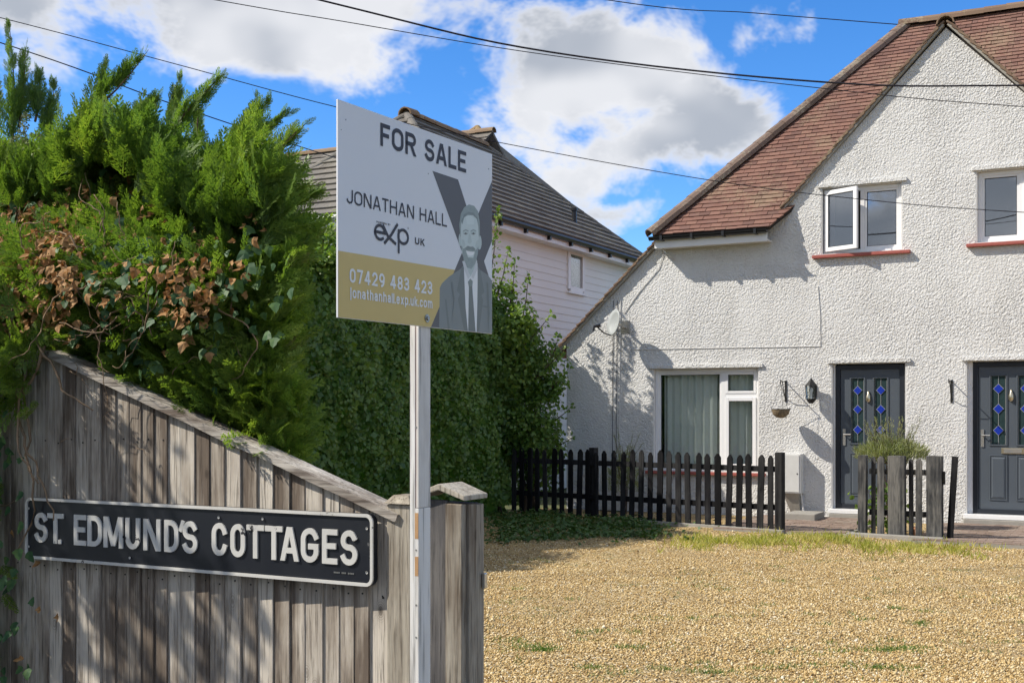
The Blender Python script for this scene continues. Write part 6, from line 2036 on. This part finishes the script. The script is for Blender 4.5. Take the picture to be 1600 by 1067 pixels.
off = rv(K) * rng.uniform(.2, 1, (K, 1)) ** .5 * .26
V_, F_ = place(LB_V, LB_F, cc[kk] + off, norm_(rv(K) + [0, 0, -.3]), norm_(rv(K) + [0, 0, .6]), rng.uniform(.05, .09, K))
link('crown', npmesh('crown', V_, F_), tre, M['shrub'], 'stuff')

# ================================================================== GROUND DETAIL: pebbles, grass, weeds, ground ivy
def ground_z(x, y):
    return lumps(x, y) - .004
def in_drive(x, y):
    u_ = (x - H0[0]) * UX + (y - H0[1]) * UY
    v_ = (x - H0[0]) * NX + (y - H0[1]) * NY
    return (u_ > -4.8) & (v_ < -2.2) & (v_ > -14.3)
OCT_V = np.array([[1, 0, -.2], [-.4, .9, -.2], [-.5, -.85, -.2], [.25, .1, .7]], dtype=float)
OCT_F = np.array([[0, 1, 3], [1, 2, 3], [2, 0, 3], [2, 1, 0]])
K = 130000
Yg = 6.2 + 10.2 * rng.uniform(0, 1, K) ** 1.25
Xg = rng.uniform(-.06, .47, K) * Yg
patch_ = np.sin(Xg * 1.7 + 1.1 * np.sin(Yg * .9)) + np.sin(Yg * 2.1 - Xg * .8) + .6 * np.sin(Xg * 4.1 + Yg * 3.3)
ok = in_drive(Xg, Yg) & ((patch_ < 1.15) | (rng.uniform(0, 1, K) < .25))
Xg, Yg = Xg[ok], Yg[ok]
K = len(Xg)
sz_ = rng.uniform(.004, .0135, K) * (1 + .9 * (rng.uniform(0, 1, K) > .985))
up_ = norm_(rv(K) * .35 + [0, 0, 1])
V_, F_ = place(OCT_V, OCT_F, np.stack([Xg, Yg, ground_z(Xg, Yg) + sz_ * .25], -1), rv(K) * [1, 1, .2], up_, sz_)
V_ += rng.normal(0, .0013, V_.shape)
o = link('pebbles', npmesh('pebbles', V_, F_), None, M['pebble'], 'stuff')
o['label'], o['category'] = 'golden pea gravel stones strewn over the drive', 'gravel'

BL_V = np.array([[0, .05, 0], [.5, .045, 0.02], [1, 0, .10], [.5, -.045, 0.02], [0, -.05, 0]], dtype=float)
BL_F = np.array([[0, 1, 3, 4], [1, 2, 3, 3]])
BL_F = np.array([[0, 1, 3], [0, 3, 4], [1, 2, 3]])
def blades(name, label, cat, mat, spots, h, dens):
    P, H = [], []
    for px, py, rx, ry, k_ in spots:
        x0, y0 = ground_at(px, py)
        n_ = int(k_ * dens)
        xx, yy = x0 + rng.normal(0, rx, n_), y0 + rng.normal(0, ry, n_)
        P.append(np.stack([xx, yy, ground_z(xx, yy) - .004], -1))
        H.append(rng.uniform(h * .35, h, n_))
    P, H = np.concatenate(P), np.concatenate(H)
    K = len(P)
    V2, F2 = place(BL_V, BL_F, P, norm_(rv(K) * .75 + [0, 0, 1.0]), rv(K), H)
    o = link(name, npmesh(name, V2, F2), None, M[mat], 'stuff')
    o['label'], o['category'] = label, cat
    return o
GR = []
for _ in range(190):                                    # uneven tufts, thick in some places and bare in others
    gx_ = random.choice([random.gauss(1100, 32), random.gauss(1290, 35), random.gauss(1210, 60), random.gauss(1420, 60)])
    GR.append((gx_, random.gauss(847 if gx_ < 1340 else 858, 5), random.uniform(.02, .11), random.uniform(.02, .10), random.uniform(10, 80)))
GR += [(1490, 866, .12, .12, 90), (1500, 858, .12, .1, 80), (1530, 872, .12, .1, 60), (1200, 834, .1, .05, 90), (1110, 842, .3, .08, 200), (980, 835, .25, .08, 100)]
blades('grass', 'yellow-green rough grass along the foot of the picket fence', 'grass', 'grass', GR, .13, .5)
WD = [(1402, 1014, .13, .04, 320), (1380, 1042, .16, .04, 160), (1436, 974, .05, .03, 70), (1400, 953, .04, .03, 60), (1112, 1048, .09, .04, 150), (1200, 1042, .12, .03, 90), (830, 1012, .10, .07, 190), (850, 1018, .05, .03, 160), (800, 1000, .09, .08, 110),
      (980, 1012, .06, .04, 90), (925, 1043, .06, .04, 80), (1030, 1045, .06, .05, 70), (910, 985, .06, .04, 60), (990, 985, .04, .04, 40), (960, 1055, .1, .05, 60), (1135, 920, .06, .05, 40), (1110, 915, .1, .05, 35), (1590, 935, .1, .05, 60), (1445, 955, .06, .03, 40),
      (1600, 970, .05, .04, 40), (860, 960, .12, .1, 40), (790, 940, .1, .1, 40), (1345, 967, .05, .03, 40), (1270, 1040, .12, .03, 60), (1535, 1020, .1, .03, 25), (1075, 905, .2, .1, 40), (1280, 876, .3, .06, 90), (1400, 872, .3, .05, 80)]
for _ in range(90):
    WD.append((random.uniform(765, 1600), 860 + 207 * random.random() ** .8, random.uniform(.02, .12), random.uniform(.02, .06), random.uniform(6, 34)))
blades('weeds', 'low green weeds growing in patches through the gravel', 'weeds', 'weed', WD, .045, 1.6)
# ground ivy and leaf litter in the hedge's shade
K = 7000
lp0 = [ground_at(770, 850), ground_at(1030, 840), ground_at(1010, 818), ground_at(770, 803)]
s1_, s2_ = rng.uniform(0, 1, K), rng.uniform(0, 1, K)
Q = np.array([(*p, 0) for p in lp0])
P = (Q[0] * (1 - s1_)[:, None] + Q[1] * s1_[:, None]) * (1 - s2_)[:, None] + (Q[3] * (1 - s1_)[:, None] + Q[2] * s1_[:, None]) * s2_[:, None]
P += rng.normal(0, 1, P.shape) * np.where(rng.uniform(0, 1, (K, 1)) > .85, .42, .13) * [1, 1, 0]
P[:, 2] = ground_z(P[:, 0], P[:, 1]) + np.abs(rng.normal(0, .03, K)) + .015 + .05 * np.sin(P[:, 0] * 3) ** 2 * (s2_ > .3)
V_, F_ = place(LT_V * [1, 1.3, 1], LT_F, P, rv(K) * [1, 1, .35], norm_(rv(K) * .8 + [0, 0, 1]), rng.uniform(.035, .07, K))
o = link('ground_ivy', npmesh('ground_ivy', V_, F_), None, M['cover'], 'stuff')
o['label'], o['category'] = 'low ground ivy and leaf litter in the shade below the hedge', 'ground cover'
